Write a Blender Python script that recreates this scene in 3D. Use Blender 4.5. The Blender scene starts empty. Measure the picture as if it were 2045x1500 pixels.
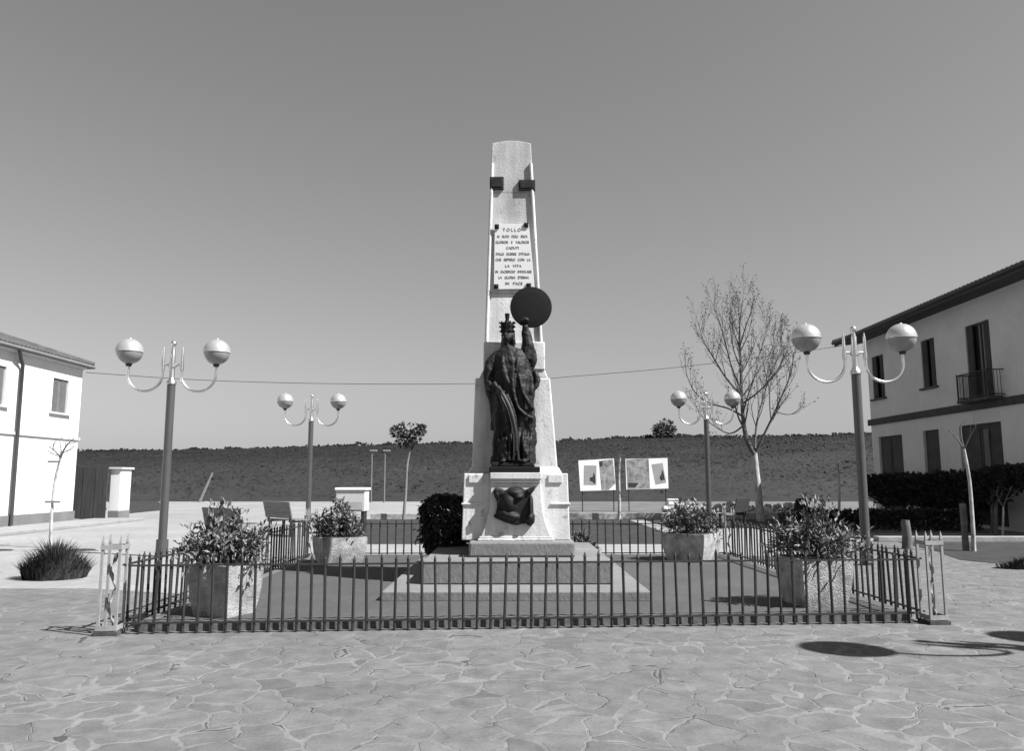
import bpy, math, random
from mathutils import Vector, Matrix, noise
R = math.radians
random.seed(7)
scene = bpy.context.scene
col = scene.collection

# ------------------------------------------------------------------ survey
F, CX, CY, H = 1560.0, 1022.5, 750.0, 1.6
TH = math.atan(207 / 1560)

def ray(u, v):
    x = (u - CX) / F; y = (CY - v) / F
    return (x, math.cos(TH) - y * math.sin(TH), math.sin(TH) + y * math.cos(TH))

def at(u, v, Y):                       # a measured point at a known distance
    d = ray(u, v); t = Y / d[1]
    return Vector((d[0] * t, Y, H + d[2] * t))

def ground(u, v, z=0.0):
    d = ray(u, v); t = (z - H) / d[2]
    return Vector((d[0] * t, d[1] * t, z))

def hz(v, Y): return at(CX, v, Y).z

# ------------------------------------------------------------------ helpers
class MB:
    def __init__(s): s.v = []; s.f = []; s.sm = []
    def add(s, vs, fs, smooth=False):
        n = len(s.v); s.v += [tuple(p) for p in vs]
        for f in fs: s.f.append(tuple(i + n for i in f)); s.sm.append(smooth)
    def box(s, x0, x1, y0, y1, z0, z1, M=None):
        vs = [Vector((x, y, z)) for z in (z0, z1) for x, y in ((x0, y0), (x1, y0), (x1, y1), (x0, y1))]
        if M: vs = [M @ p for p in vs]
        s.add(vs, [(3, 2, 1, 0), (4, 5, 6, 7), (0, 1, 5, 4), (1, 2, 6, 5), (2, 3, 7, 6), (3, 0, 4, 7)])
    def frustum(s, b, t, z0, z1):      # b/t = (x0,x1,y0,y1)
        vs = [(b[0], b[2], z0), (b[1], b[2], z0), (b[1], b[3], z0), (b[0], b[3], z0),
              (t[0], t[2], z1), (t[1], t[2], z1), (t[1], t[3], z1), (t[0], t[3], z1)]
        s.add(vs, [(3, 2, 1, 0), (4, 5, 6, 7), (0, 1, 5, 4), (1, 2, 6, 5), (2, 3, 7, 6), (3, 0, 4, 7)])
    def tube(s, pts, rad, n=8, smooth=True, cap=True):
        pts = [Vector(p) for p in pts]
        if not isinstance(rad, (list, tuple)): rad = [rad] * len(pts)
        vs = []; a = None
        for i, p in enumerate(pts):
            d = (pts[min(i + 1, len(pts) - 1)] - pts[max(i - 1, 0)]).normalized()
            if a is None:
                a = d.orthogonal().normalized()
            else:
                a = (a - d * a.dot(d))
                a = a.normalized() if a.length > 1e-6 else d.orthogonal().normalized()
            b = d.cross(a)
            for k in range(n):
                t = 2 * math.pi * k / n
                vs.append(p + (a * math.cos(t) + b * math.sin(t)) * rad[i])
        fs = []
        for i in range(len(pts) - 1):
            for k in range(n):
                k2 = (k + 1) % n
                fs.append((i * n + k, i * n + k2, (i + 1) * n + k2, (i + 1) * n + k))
        s.add(vs, fs, smooth)
        if cap:
            m = len(vs)
            s.add(vs[:n], [tuple(range(n - 1, -1, -1))]); s.add(vs[m - n:], [tuple(range(n))])
    def lathe(s, prof, c=(0, 0, 0), n=24, smooth=True, sx=1, sy=1):   # prof = [(r,z)...] bottom to top
        vs = []; c = Vector(c)
        for r, z in prof:
            for k in range(n):
                t = 2 * math.pi * k / n
                vs.append(c + Vector((r * math.cos(t) * sx, r * math.sin(t) * sy, z)))
        fs = [(i * n + k, i * n + (k + 1) % n, (i + 1) * n + (k + 1) % n, (i + 1) * n + k)
              for i in range(len(prof) - 1) for k in range(n)]
        s.add(vs, fs, smooth)
        s.add(vs[:n], [tuple(range(n - 1, -1, -1))], smooth); s.add(vs[-n:], [tuple(range(n))], smooth)
    def prism(s, pts, axis_vec, smooth=False):      # closed outline pts extruded by vector
        n = len(pts); pts = [Vector(p) for p in pts]; q = [p + Vector(axis_vec) for p in pts]
        s.add(pts + q, [tuple(range(n)), tuple(range(2 * n - 1, n - 1, -1))] +
              [((i + 1) % n, i, n + i, n + (i + 1) % n) for i in range(n)], smooth)
    def ball(s, c, r, n=16, m=10):
        if not isinstance(r, (tuple, list)): r = (r, r, r)
        c = Vector(c); vs = []; fs = []
        for j in range(m + 1):
            ph = math.pi * (j / m - .5)
            ph = max(-1.55, min(1.55, ph))
            for k in range(n):
                t = 2 * math.pi * k / n
                vs.append(c + Vector((r[0] * math.cos(ph) * math.cos(t), r[1] * math.cos(ph) * math.sin(t), r[2] * math.sin(ph))))
        for j in range(m):
            for k in range(n):
                fs.append((j * n + k, j * n + (k + 1) % n, (j + 1) * n + (k + 1) % n, (j + 1) * n + k))
        fs.append(tuple(range(n - 1, -1, -1))); fs.append(tuple(range(m * n, m * n + n)))
        s.add(vs, fs, True)
    def leaf(s, p, d, up, L, W, fold=.25):
        d = d.normalized(); side = d.cross(up)
        side = side.normalized() if side.length > 1e-5 else d.orthogonal().normalized()
        nrm = side.cross(d)
        a = p; b = p + d * L * .45 + side * W * .5 + nrm * W * fold; c = p + d * L; e = p + d * L * .45 - side * W * .5 + nrm * W * fold
        m = p + d * L * .5
        s.add([a, b, c, e, m], [(0, 1, 4), (1, 2, 4), (0, 4, 3), (4, 2, 3)])
    def build(s, name, m, parent=None, bevel=0, loc=None):
        me = bpy.data.meshes.new(name)
        me.from_pydata(s.v, [], s.f); me.update()
        me.polygons.foreach_set('use_smooth', s.sm)
        me.materials.append(m)
        o = bpy.data.objects.new(name, me); col.objects.link(o)
        if loc is not None: o.location = loc
        if parent is not None: o.parent = parent
        if bevel:
            b = o.modifiers.new('bevel', 'BEVEL'); b.width = bevel; b.segments = 2; b.limit_method = 'ANGLE'; b.angle_limit = R(40)
        return o

def tag(o, label=None, cat=None, group=None, kind=None):
    if label: o['label'] = label
    if cat: o['category'] = cat
    if group: o['group'] = group
    if kind: o['kind'] = kind
    return o

def thing(name, loc, label, cat, group=None, rz=0):
    o = bpy.data.objects.new(name, None); col.objects.link(o)
    o.empty_display_size = .2
    o.location = loc; o.rotation_euler = (0, 0, rz)
    return tag(o, label, cat, group)

def copy_tree(o, parent=None):
    c = o.copy(); col.objects.link(c)
    if parent is not None: c.parent = parent
    for ch in list(o.children): copy_tree(ch, c)
    return c

def curve_through(P_, k=4):
    Q = []
    for i in range(len(P_) - 1):
        p0 = P_[max(i - 1, 0)]; p1 = P_[i]; p2 = P_[i + 1]; p3 = P_[min(i + 2, len(P_) - 1)]
        for j in range(k):
            t = j / k
            Q.append(.5 * ((2 * p1) + (p2 - p0) * t + (2 * p0 - 5 * p1 + 4 * p2 - p3) * t * t + (3 * p1 - p0 - 3 * p2 + p3) * t ** 3))
    Q.append(P_[-1]); return Q

# ------------------------------------------------------------------ materials (a black and white place)
def mat(name, g, rough=.8, var=.15, scale=3.0, bump=0.0, bscale=None, metal=0.0, spec=.4, stretch=(1, 1, 1), detail=6, coords='Object', fine=0.0):
    m = bpy.data.materials.new(name); m.use_nodes = True
    nt = m.node_tree; N = nt.nodes; Lk = nt.links
    bs = N['Principled BSDF']
    tc = N.new('ShaderNodeTexCoord'); mp = N.new('ShaderNodeMapping'); mp.inputs['Scale'].default_value = stretch
    Lk.new(tc.outputs[coords], mp.inputs['Vector'])
    nz = N.new('ShaderNodeTexNoise'); nz.inputs['Scale'].default_value = scale; nz.inputs['Detail'].default_value = detail; nz.inputs['Roughness'].default_value = .62
    Lk.new(mp.outputs['Vector'], nz.inputs['Vector'])
    cr = N.new('ShaderNodeValToRGB')
    lo = g * (1 - var); hi = min(1, g * (1 + var))
    cr.color_ramp.elements[0].position = .3; cr.color_ramp.elements[0].color = (lo, lo, lo, 1)
    cr.color_ramp.elements[1].position = .7; cr.color_ramp.elements[1].color = (hi, hi, hi, 1)
    Lk.new(nz.outputs['Fac'], cr.inputs['Fac'])
    out = cr.outputs['Color']
    if fine:
        n2 = N.new('ShaderNodeTexNoise'); n2.inputs['Scale'].default_value = scale * 14; n2.inputs['Detail'].default_value = 3
        Lk.new(mp.outputs['Vector'], n2.inputs['Vector'])
        mr = N.new('ShaderNodeMapRange'); mr.inputs['From Min'].default_value = .3; mr.inputs['From Max'].default_value = .7
        mr.inputs['To Min'].default_value = 1 - fine; mr.inputs['To Max'].default_value = 1 + fine
        Lk.new(n2.outputs['Fac'], mr.inputs['Value'])
        mx = N.new('ShaderNodeVectorMath'); mx.operation = 'SCALE'
        Lk.new(out, mx.inputs[0]); Lk.new(mr.outputs['Result'], mx.inputs['Scale'])
        out = mx.outputs['Vector']
    Lk.new(out, bs.inputs['Base Color'])
    bs.inputs['Roughness'].default_value = rough; bs.inputs['Metallic'].default_value = metal
    bs.inputs['Specular IOR Level'].default_value = spec
    if bump:
        nb = N.new('ShaderNodeTexNoise'); nb.inputs['Scale'].default_value = bscale or scale * 8; nb.inputs['Detail'].default_value = 5
        Lk.new(mp.outputs['Vector'], nb.inputs['Vector'])
        bp = N.new('ShaderNodeBump'); bp.inputs['Strength'].default_value = bump; bp.inputs['Distance'].default_value = .02
        Lk.new(nb.outputs['Fac'], bp.inputs['Height']); Lk.new(bp.outputs['Normal'], bs.inputs['Normal'])
    return m

def math_node(nt, op, a, b=None, c=None):
    n = nt.nodes.new('ShaderNodeMath'); n.operation = op
    for i, x in enumerate((a, b, c)):
        if x is None: continue
        if isinstance(x, (int, float)): n.inputs[i].default_value = x
        else: nt.links.new(x, n.inputs[i])
    return n.outputs[0]

def paving_mat():
    m = bpy.data.materials.new('crazy_paving'); m.use_nodes = True
    nt = m.node_tree; N = nt.nodes; Lk = nt.links; bs = N['Principled BSDF']
    tc = N.new('ShaderNodeTexCoord')
    wn = N.new('ShaderNodeTexNoise'); wn.inputs['Scale'].default_value = 1.7; wn.inputs['Detail'].default_value = 3
    Lk.new(tc.outputs['Object'], wn.inputs['Vector'])
    sb = N.new('ShaderNodeVectorMath'); sb.operation = 'SUBTRACT'; sb.inputs[1].default_value = (.5, .5, .5)
    Lk.new(wn.outputs['Color'], sb.inputs[0])
    sc = N.new('ShaderNodeVectorMath'); sc.operation = 'SCALE'; sc.inputs['Scale'].default_value = .5
    Lk.new(sb.outputs[0], sc.inputs[0])
    ad = N.new('ShaderNodeVectorMath'); ad.operation = 'ADD'
    Lk.new(tc.outputs['Object'], ad.inputs[0]); Lk.new(sc.outputs[0], ad.inputs[1])
    ms = N.new('ShaderNodeMapping'); ms.inputs['Scale'].default_value = (1, 1, 0); Lk.new(ad.outputs[0], ms.inputs['Vector'])
    def vor(feat):
        v = N.new('ShaderNodeTexVoronoi'); v.feature = feat; v.inputs['Scale'].default_value = 3.1; v.inputs['Randomness'].default_value = 1
        Lk.new(ms.outputs['Vector'], v.inputs['Vector']); return v
    ve = vor('DISTANCE_TO_EDGE'); vc = vor('F1')
    # wandering joint width
    jn = N.new('ShaderNodeTexNoise'); jn.inputs['Scale'].default_value = 2.6; jn.inputs['Detail'].default_value = 4
    Lk.new(tc.outputs['Object'], jn.inputs['Vector'])
    jw = math_node(nt, 'MULTIPLY_ADD', jn.outputs['Fac'], .22, -.056)
    ratio = math_node(nt, 'DIVIDE', ve.outputs['Distance'], math_node(nt, 'MAXIMUM', jw, .012))
    joint = N.new('ShaderNodeMapRange'); joint.interpolation_type = 'SMOOTHSTEP'
    joint.inputs['From Min'].default_value = .55; joint.inputs['From Max'].default_value = 1.15
    Lk.new(ratio, joint.inputs['Value'])            # 0 in joint, 1 on stone
    # stones worn into the mortar: large patches where the joints hardly show
    pn = N.new('ShaderNodeTexNoise'); pn.inputs['Scale'].default_value = .55; pn.inputs['Detail'].default_value = 4
    Lk.new(tc.outputs['Object'], pn.inputs['Vector'])
    worn = N.new('ShaderNodeMapRange'); worn.inputs['From Min'].default_value = .40; worn.inputs['From Max'].default_value = .60
    worn.inputs['To Min'].default_value = .08; worn.inputs['To Max'].default_value = 1
    Lk.new(pn.outputs['Fac'], worn.inputs['Value'])
    sep = N.new('ShaderNodeSeparateColor'); Lk.new(vc.outputs['Color'], sep.inputs[0])
    tone = N.new('ShaderNodeMapRange'); tone.inputs['From Min'].default_value = 0; tone.inputs['From Max'].default_value = 1
    tone.inputs['To Min'].default_value = .104; tone.inputs['To Max'].default_value = .124
    Lk.new(sep.outputs[0], tone.inputs['Value'])
    darkst = math_node(nt, 'MULTIPLY', math_node(nt, 'GREATER_THAN', sep.outputs[1], .90), .016)
    st = math_node(nt, 'SUBTRACT', tone.outputs[0], darkst)
    fn = N.new('ShaderNodeTexNoise'); fn.inputs['Scale'].default_value = 38; fn.inputs['Detail'].default_value = 6; fn.inputs['Roughness'].default_value = .7
    Lk.new(tc.outputs['Object'], fn.inputs['Vector'])
    mn = N.new('ShaderNodeTexNoise'); mn.inputs['Scale'].default_value = 5; mn.inputs['Detail'].default_value = 5
    Lk.new(tc.outputs['Object'], mn.inputs['Vector'])
    grit = math_node(nt, 'ADD', math_node(nt, 'MULTIPLY_ADD', fn.outputs['Fac'], .75, .44), math_node(nt, 'MULTIPLY_ADD', mn.outputs['Fac'], .95, -.30))
    base = math_node(nt, 'MULTIPLY', st, grit)
    mort = math_node(nt, 'MULTIPLY', grit, .156)
    jm = math_node(nt, 'MULTIPLY', math_node(nt, 'SUBTRACT', 1, joint.outputs[0]), worn.outputs[0])
    mix = N.new('ShaderNodeMix'); mix.data_type = 'FLOAT'
    Lk.new(jm, mix.inputs[0]); Lk.new(base, mix.inputs[2]); Lk.new(mort, mix.inputs[3])
    # open cracks along some joints
    crk = math_node(nt, 'LESS_THAN', ve.outputs['Distance'], .014)
    cn = N.new('ShaderNodeTexNoise'); cn.inputs['Scale'].default_value = 1.9; cn.inputs['Detail'].default_value = 2
    mo = N.new('ShaderNodeMapping'); mo.inputs['Location'].default_value = (7, 3, 1); Lk.new(tc.outputs['Object'], mo.inputs['Vector']); Lk.new(mo.outputs[0], cn.inputs['Vector'])
    cm = math_node(nt, 'MULTIPLY', crk, math_node(nt, 'GREATER_THAN', cn.outputs['Fac'], .56))
    fin = math_node(nt, 'MULTIPLY', mix.outputs[0], math_node(nt, 'MULTIPLY_ADD', cm, -.62, 1))
    Lk.new(fin, bs.inputs['Base Color'])
    bs.inputs['Roughness'].default_value = .85; bs.inputs['Specular IOR Level'].default_value = .3
    hgt = math_node(nt, 'ADD', math_node(nt, 'MULTIPLY', joint.outputs[0], .35), math_node(nt, 'ADD', math_node(nt, 'MULTIPLY', mn.outputs['Fac'], .9), math_node(nt, 'MULTIPLY', fn.outputs['Fac'], .2)))
    bp = N.new('ShaderNodeBump'); bp.inputs['Strength'].default_value = .6; bp.inputs['Distance'].default_value = .02
    Lk.new(hgt, bp.inputs['Height']); Lk.new(bp.outputs[0], bs.inputs['Normal'])
    return m

def stained_mat(name, g, top_z=None):
    """white render with rain streaks, blotches and small pits; optionally weathered towards the top"""
    m = bpy.data.materials.new(name); m.use_nodes = True
    nt = m.node_tree; N = nt.nodes; Lk = nt.links; bs = N['Principled BSDF']
    tc = N.new('ShaderNodeTexCoord')
    def nz(scale, stretch, det=5, off=(0, 0, 0)):
        mp = N.new('ShaderNodeMapping'); mp.inputs['Scale'].default_value = stretch; mp.inputs['Location'].default_value = off
        Lk.new(tc.outputs['Object'], mp.inputs['Vector'])
        n = N.new('ShaderNodeTexNoise'); n.inputs['Scale'].default_value = scale; n.inputs['Detail'].default_value = det; n.inputs['Roughness'].default_value = .6
        Lk.new(mp.outputs[0], n.inputs['Vector']); return n.outputs['Fac']
    def rng(x, a, b, c, d):
        r = N.new('ShaderNodeMapRange'); r.inputs['From Min'].default_value = a; r.inputs['From Max'].default_value = b
        r.inputs['To Min'].default_value = c; r.inputs['To Max'].default_value = d; Lk.new(x, r.inputs['Value']); return r.outputs[0]
    streak = rng(nz(3.2, (2.2, 2.2, .28)), .35, .68, 1.06, .80)
    blotch = rng(nz(1.6, (1, 1, .8), 6, (3, 1, 2)), .40, .70, 1.04, .76)
    pits = rng(nz(8, (1, 1, .8), 3, (5, 5, 5)), .62, .72, 1, .58)
    v = math_node(nt, 'MULTIPLY', math_node(nt, 'MULTIPLY', streak, blotch), pits)
    if top_z:
        sx = N.new('ShaderNodeSeparateXYZ'); Lk.new(tc.outputs['Object'], sx.inputs[0])
        zz = math_node(nt, 'ADD', sx.outputs['Z'], math_node(nt, 'MULTIPLY', nz(2.2, (1, 1, .5)), 1.2))
        v = math_node(nt, 'MULTIPLY', v, rng(zz, top_z - .6, top_z + .9, 1, .72))
    if top_z:
        wob = math_node(nt, 'MULTIPLY_ADD', nz(9, (1, 1, 1), 3, (2, 2, 2)), .03, -.015)
        for jz in (6.06, 4.44):
            dz = math_node(nt, 'ABSOLUTE', math_node(nt, 'ADD', math_node(nt, 'SUBTRACT', sx.outputs['Z'], jz), wob))
            v = math_node(nt, 'MULTIPLY', v, rng(dz, .004, .016, .68, 1))
        wx = math_node(nt, 'MULTIPLY_ADD', nz(4, (1, 1, .6), 4, (9, 2, 4)), .22, -.11)
        dx = math_node(nt, 'ABSOLUTE', math_node(nt, 'ADD', math_node(nt, 'SUBTRACT', sx.outputs['X'], .0), wx))
        dzz = math_node(nt, 'ABSOLUTE', math_node(nt, 'SUBTRACT', sx.outputs['Z'], 5.83))
        st_ = math_node(nt, 'MULTIPLY', rng(dx, .06, .13, 1, 0), rng(dzz, .15, .33, 1, 0))
        v = math_node(nt, 'MULTIPLY', v, math_node(nt, 'MULTIPLY_ADD', st_, -.24, 1))
    v = math_node(nt, 'MULTIPLY', v, g)
    Lk.new(v, bs.inputs['Base Color']); bs.inputs['Roughness'].default_value = .85; bs.inputs['Specular IOR Level'].default_value = .25
    bp = N.new('ShaderNodeBump'); bp.inputs['Strength'].default_value = .25; bp.inputs['Distance'].default_value = .02
    Lk.new(nz(26, (1, 1, 1)), bp.inputs['Height']); Lk.new(bp.outputs[0], bs.inputs['Normal'])
    return m

def tile_mat():
    m = mat('roof_tiles', .065, .9, .35, 2.5, .3, 30, fine=.25)
    return m

M = {}
M['paving'] = paving_mat()
M['road'] = mat('pale_asphalt', .215, .9, .16, .30, .35, 40, fine=.12, detail=9)
M['dirt'] = mat('dirt_road', 0.1, .95, .35, .5, .5, 6, fine=.25)
M['floor'] = mat('dark_concrete', 0.055, .9, .16, 1.1, .3, 30, fine=.12)
M['kerb'] = mat('kerb_stone', 0.22, .9, .16, 2, .3, 20, fine=.12)
M['concrete'] = mat('step_concrete', 0.145, .9, .17, 2.2, .35, 24, fine=.12, stretch=(1, 1, .6))
M['plaster'] = stained_mat('white_render', .55)
M['shaft'] = stained_mat('weathered_white_render', .58, 5.9)
M['marble'] = mat('marble_plaque', .58, .5, .05, 4, spec=.4)
M['letter'] = mat('dark_letters', 0.12, .7, .2)
M['bronze'] = mat('dark_bronze', .010, .62, .6, 4.5, .25, 22, spec=.28, detail=8)
M['bronze_pale'] = mat('pale_bronze', .045, .6, .3, 6, .2, 20, spec=.3)  # paler bronze for the bright streaks along the robe's long fold
M['bronze_flat'] = mat('black_bronze', 0.005, .7, .3, 5, .1, 30, spec=.2)
M['iron'] = mat('black_iron', .022, .6, .4, 8, spec=.35)
M['fadediron'] = mat('faded_iron_paint', 0.24, .7, .22, 6, spec=.3, fine=.2)
M['rust'] = mat('rust_bits', .05, .9, .6, 9)
M['peel'] = mat('peeling_white_paint', .22, .8, .95, 16, .3, 30)
M['silver'] = mat('brushed_aluminium', .62, .33, .08, 8, metal=1.0)
M['globecap'] = mat('polished_cap', .62, .26, .05, 8, metal=.65, spec=.6)
M['diffuser'] = mat('frosted_globe', 0.2, .28, .05, 6, spec=.5)
M['pole'] = mat('grey_lamp_pole', 0.055, .42, .12, 3, spec=.5)
M['houseL'] = mat('pale_render', 0.58, .9, .04, .7, .15, 30, fine=.03)
M['houseR'] = mat('cream_render', 0.54, .9, .08, .8, .15, 30, fine=.04)
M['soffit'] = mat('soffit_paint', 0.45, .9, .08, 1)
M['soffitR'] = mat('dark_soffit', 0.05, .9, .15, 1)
M['plinth'] = mat('grey_plinth', 0.13, .9, .15, 1.5, .2, fine=.1)
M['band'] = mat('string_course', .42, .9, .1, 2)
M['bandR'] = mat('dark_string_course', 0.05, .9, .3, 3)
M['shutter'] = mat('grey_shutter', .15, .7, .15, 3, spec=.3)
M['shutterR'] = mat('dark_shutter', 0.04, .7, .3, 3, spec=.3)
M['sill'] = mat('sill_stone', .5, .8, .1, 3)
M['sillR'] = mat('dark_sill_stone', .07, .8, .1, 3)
M['glass'] = mat('dark_pane', .02, .15, .1, 3, spec=.5)
M['pipe'] = mat('dark_downpipe', .035, .5, .2, 5)
M['tiles'] = tile_mat()
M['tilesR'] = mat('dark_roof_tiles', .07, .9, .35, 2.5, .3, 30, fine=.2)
M['wood'] = mat('weathered_planks', 0.04, .9, .35, 2, .3, 12, stretch=(5, 5, .5))
M['bench'] = mat('bench_planks', .13, .8, .2, 3, .2, 20, stretch=(1, 6, 6))
M['benchdark'] = mat('dark_bench_planks', 0.025, .8, .2, 3, .2, 20, stretch=(1, 6, 6))
M['planter'] = mat('exposed_aggregate', .28, .95, .5, 5, .8, 60, fine=.30, detail=10)
M['soil'] = mat('planter_soil', .03, 1, .4, 6, .6)
M['leaf'] = mat('shrub_leaves', 0.11, .55, .6, 16, spec=.35, detail=2)
M['leafdark'] = mat('dark_shrub_leaves', .026, .65, .85, 9, spec=.25, detail=3)
M['leafhedge'] = mat('hedge_leaves', .034, .7, .5, 8, spec=.3, detail=3)
M['stem'] = mat('shrub_stems', .06, .9, .3, 10)
M['grass'] = mat('rough_grass', 0.022, .9, .5, 2.2, .8, 25, fine=.3)
M['blade'] = mat('grass_blades', 0.032, .7, .6, 5, spec=.3)
M['bark'] = mat('pale_bark', .33, .9, .45, 8, .5, 30, stretch=(1, 1, .5))
M['branch'] = mat('dark_branches', 0.09, .9, .35, 6)
M['bud'] = mat('young_leaf_buds', .10, .7, .5, 3)
M['hill'] = mat('hill_vegetation', 0.0115, 1, .42, .12, .8, 3, fine=.35, detail=10)
M['hillleaf'] = mat('hill_leaves', .0105, 1, .5, .09, detail=9)
M['white'] = mat('white_board', 0.78, .7, .08, 2)
M['posterA'] = mat('grey_poster_print', 0.3, .7, .12, 3)
M['posterB'] = mat('mottled_poster_print', .24, .7, .65, 3.2, detail=3)
M['posterD'] = mat('poster_dark_print', .03, .7, .2, 3)
M['box'] = mat('pale_metal_box', .42, .6, .12, 2)
M['stake'] = mat('pale_stake', 0.16, .9, .2, 4)
M['cable'] = mat('black_cable', .03, .8, .1)
M['rubble'] = mat('rubble_stone', .36, .95, .4, 2, .8, 8, fine=.25)

def zoned(m):                          # paler grass low on the slope, darker wood near the crest
    nt = m.node_tree; N = nt.nodes; bs = N['Principled BSDF']
    src = bs.inputs['Base Color'].links[0].from_socket
    tc = N.new('ShaderNodeTexCoord'); sx = N.new('ShaderNodeSeparateXYZ'); nt.links.new(tc.outputs['Object'], sx.inputs[0])
    nz = N.new('ShaderNodeTexNoise'); nz.inputs['Scale'].default_value = .09; nz.inputs['Detail'].default_value = 6; nt.links.new(tc.outputs['Object'], nz.inputs['Vector'])
    yy = math_node(nt, 'MULTIPLY_ADD', nz.outputs['Fac'], 46, sx.outputs['Y'])
    r = N.new('ShaderNodeMapRange'); r.interpolation_type = 'SMOOTHSTEP'; nt.links.new(yy, r.inputs['Value'])
    r.inputs['From Min'].default_value = 100; r.inputs['From Max'].default_value = 138; r.inputs['To Min'].default_value = 1.18; r.inputs['To Max'].default_value = .68
    sc = N.new('ShaderNodeVectorMath'); sc.operation = 'SCALE'; nt.links.new(src, sc.inputs[0]); nt.links.new(r.outputs[0], sc.inputs['Scale']); nt.links.new(sc.outputs[0], bs.inputs['Base Color'])
zoned(M['hill']); zoned(M['hillleaf'])

# ------------------------------------------------------------------ the setting
def sheet(name, pts, z, m, kind='structure', label=None):
    b = MB(); b.add([(p[0], p[1], z) for p in pts], [tuple(range(len(pts)))])
    o = b.build(name, m); return tag(o, label, None, None, kind)

sheet('ground', [(-900, -60), (900, -60), (900, 1200), (-900, 1200)], 0, M['road'], label='pale asphalt ground running from the square to the hill')
sheet('paving', [(-40, -8), (40, -8), (40, 20.4), (4.9, 20.4), (4.9, 11.5), (-4.5, 11.2), (-6.2, 11.8), (-40, 12.0)], .004, M['paving'], label='crazy paving of irregular pale flagstones')
sheet('dirt_road', [(1.5, 32.0), (40, 32.0), (60, 60), (1.5, 60)], .004, M['dirt'], label='rough dirt road at the foot of the hill')
sheet('path', [(-4.6, 16.6), (6, 16.6), (9, 25), (-4.6, 19.4)], .008, M['kerb'], label='pale path behind the fenced monument')

# lawns
sheet('lawn', [(-4.3, 19.6), (4.6, 19.6), (4.6, 31.3), (-8, 31.3), (-6, 26)], .010, M['grass'], kind='stuff', label='dark rough lawn behind the monument')
sheet('lawn', [(5.2, 26.5), (14.3, 24.5), (14.3, 33.5), (5.2, 31.3)], .010, M['grass'], kind='stuff', label='dark lawn under the bare tree')
sheet('lawn', [(8.9, 15.9), (9.6, 14.2), (30, 13.6), (30, 20.3), (9.8, 20.2), (9.4, 17.6)], .012, M['grass'], kind='stuff', label='grass bed round the right sapling')
sheet('lawn', [ground(258, 1026), ground(330, 1019), ground(318, 1003), ground(258, 994), ground(200, 994)], .010, M['grass'], kind='stuff', label='grass verge beside the gate pillar')

b = MB(); b.box(9.4, 40, 20.42, 20.72, 0, .13)
tag(b.build('kerb', M['kerb'], bevel=.015), 'pale kerb in front of the right house', None, None, 'structure')
b = MB(); b.box(2.2, 16, 31.4, 31.75, 0, .26); b.box(-5.6, -1.2, 31.4, 31.75, 0, .24)
tag(b.build('kerb', M['planter'], bevel=.02), 'pale low kerb along the far edge of the lawns', None, None, 'structure')
b = MB(); b.box(-16.14, -14.35, 4, 31.0, 0, .10)
tag(b.build('pavement', M['kerb'], bevel=.015), 'pale pavement along the left house', None, None, 'structure')

# hill: a long vegetated rise
def ridge(X, Y=140.0):
    u = CX + X / Y * F
    tab = [(-600, 915), (150, 899), (400, 893), (700, 886), (940, 881), (1110, 877), (1300, 869), (1700, 861), (2600, 850)]
    for (u0, v0), (u1, v1) in zip(tab, tab[1:]):
        if u <= u1: break
    v = v0 + (v1 - v0) * (u - u0) / (u1 - u0)
    return hz(v, Y) - .7
def hill_z(x, y):
    t = max(0, min(1, (y - 57) / 83))
    zr = ridge(x)
    s = t ** .85
    z = zr * s
    if y > 140: z = zr * max(0, 1 - ((y - 140) / 170) ** 2)
    z += noise.noise((x * .03, y * .05, 2)) * .45 * t + noise.noise((x * .25, y * .25, 5)) * .14 * t
    return z - .05
b = MB(); nx, ny = 150, 60
xs = [-230 + 460 * i / nx for i in range(nx + 1)]; ys = [56 + 180 * j / ny for j in range(ny + 1)]
b.add([(x, y, hill_z(x, y)) for y in ys for x in xs],
      [(j * (nx + 1) + i, j * (nx + 1) + i + 1, (j + 1) * (nx + 1) + i + 1, (j + 1) * (nx + 1) + i) for j in range(ny) for i in range(nx)], True)
tag(b.build('hills', M['hill']), 'long low hill under dark vegetation', None, None, 'structure')
b = MB(); rr = random.Random(3)
for i in range(90000):
    y = 57 + 85 * rr.random() ** .62
    if rr.random() < .2: y = 134 + rr.random() * 7
    x = (rr.random() * 2 - 1) * (y * .70 + 6)
    z = hill_z(x, y)
    big = max(.5, .8 + .5 * noise.noise((x * .10, y * .10, 9)))
    h = (.12 + .36 * rr.random() ** 1.5) * big * (.35 + .65 * y / 140)
    a = rr.random() * 2 * math.pi; q = Vector((math.cos(a), math.sin(a), 0))
    nn_ = (Vector((.45, -.5, .75)) + Vector((rr.gauss(0, .26), rr.gauss(0, .26), rr.gauss(0, .26)))).normalized(); q = (q - nn_ * q.dot(nn_)).normalized(); up = nn_.cross(q); c0 = Vector((x, y, z + h * .6 * rr.random()))
    w = h * rr.uniform(.6, 1.1)
    b.add([c0 - q * w - up * h * .5, c0 + q * w * .8 - up * h * .4, c0 + q * w * .6 + up * h * .5, c0 - q * w * .7 + up * h * rr.uniform(.2, .6)], [(0, 1, 2, 3)])
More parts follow.
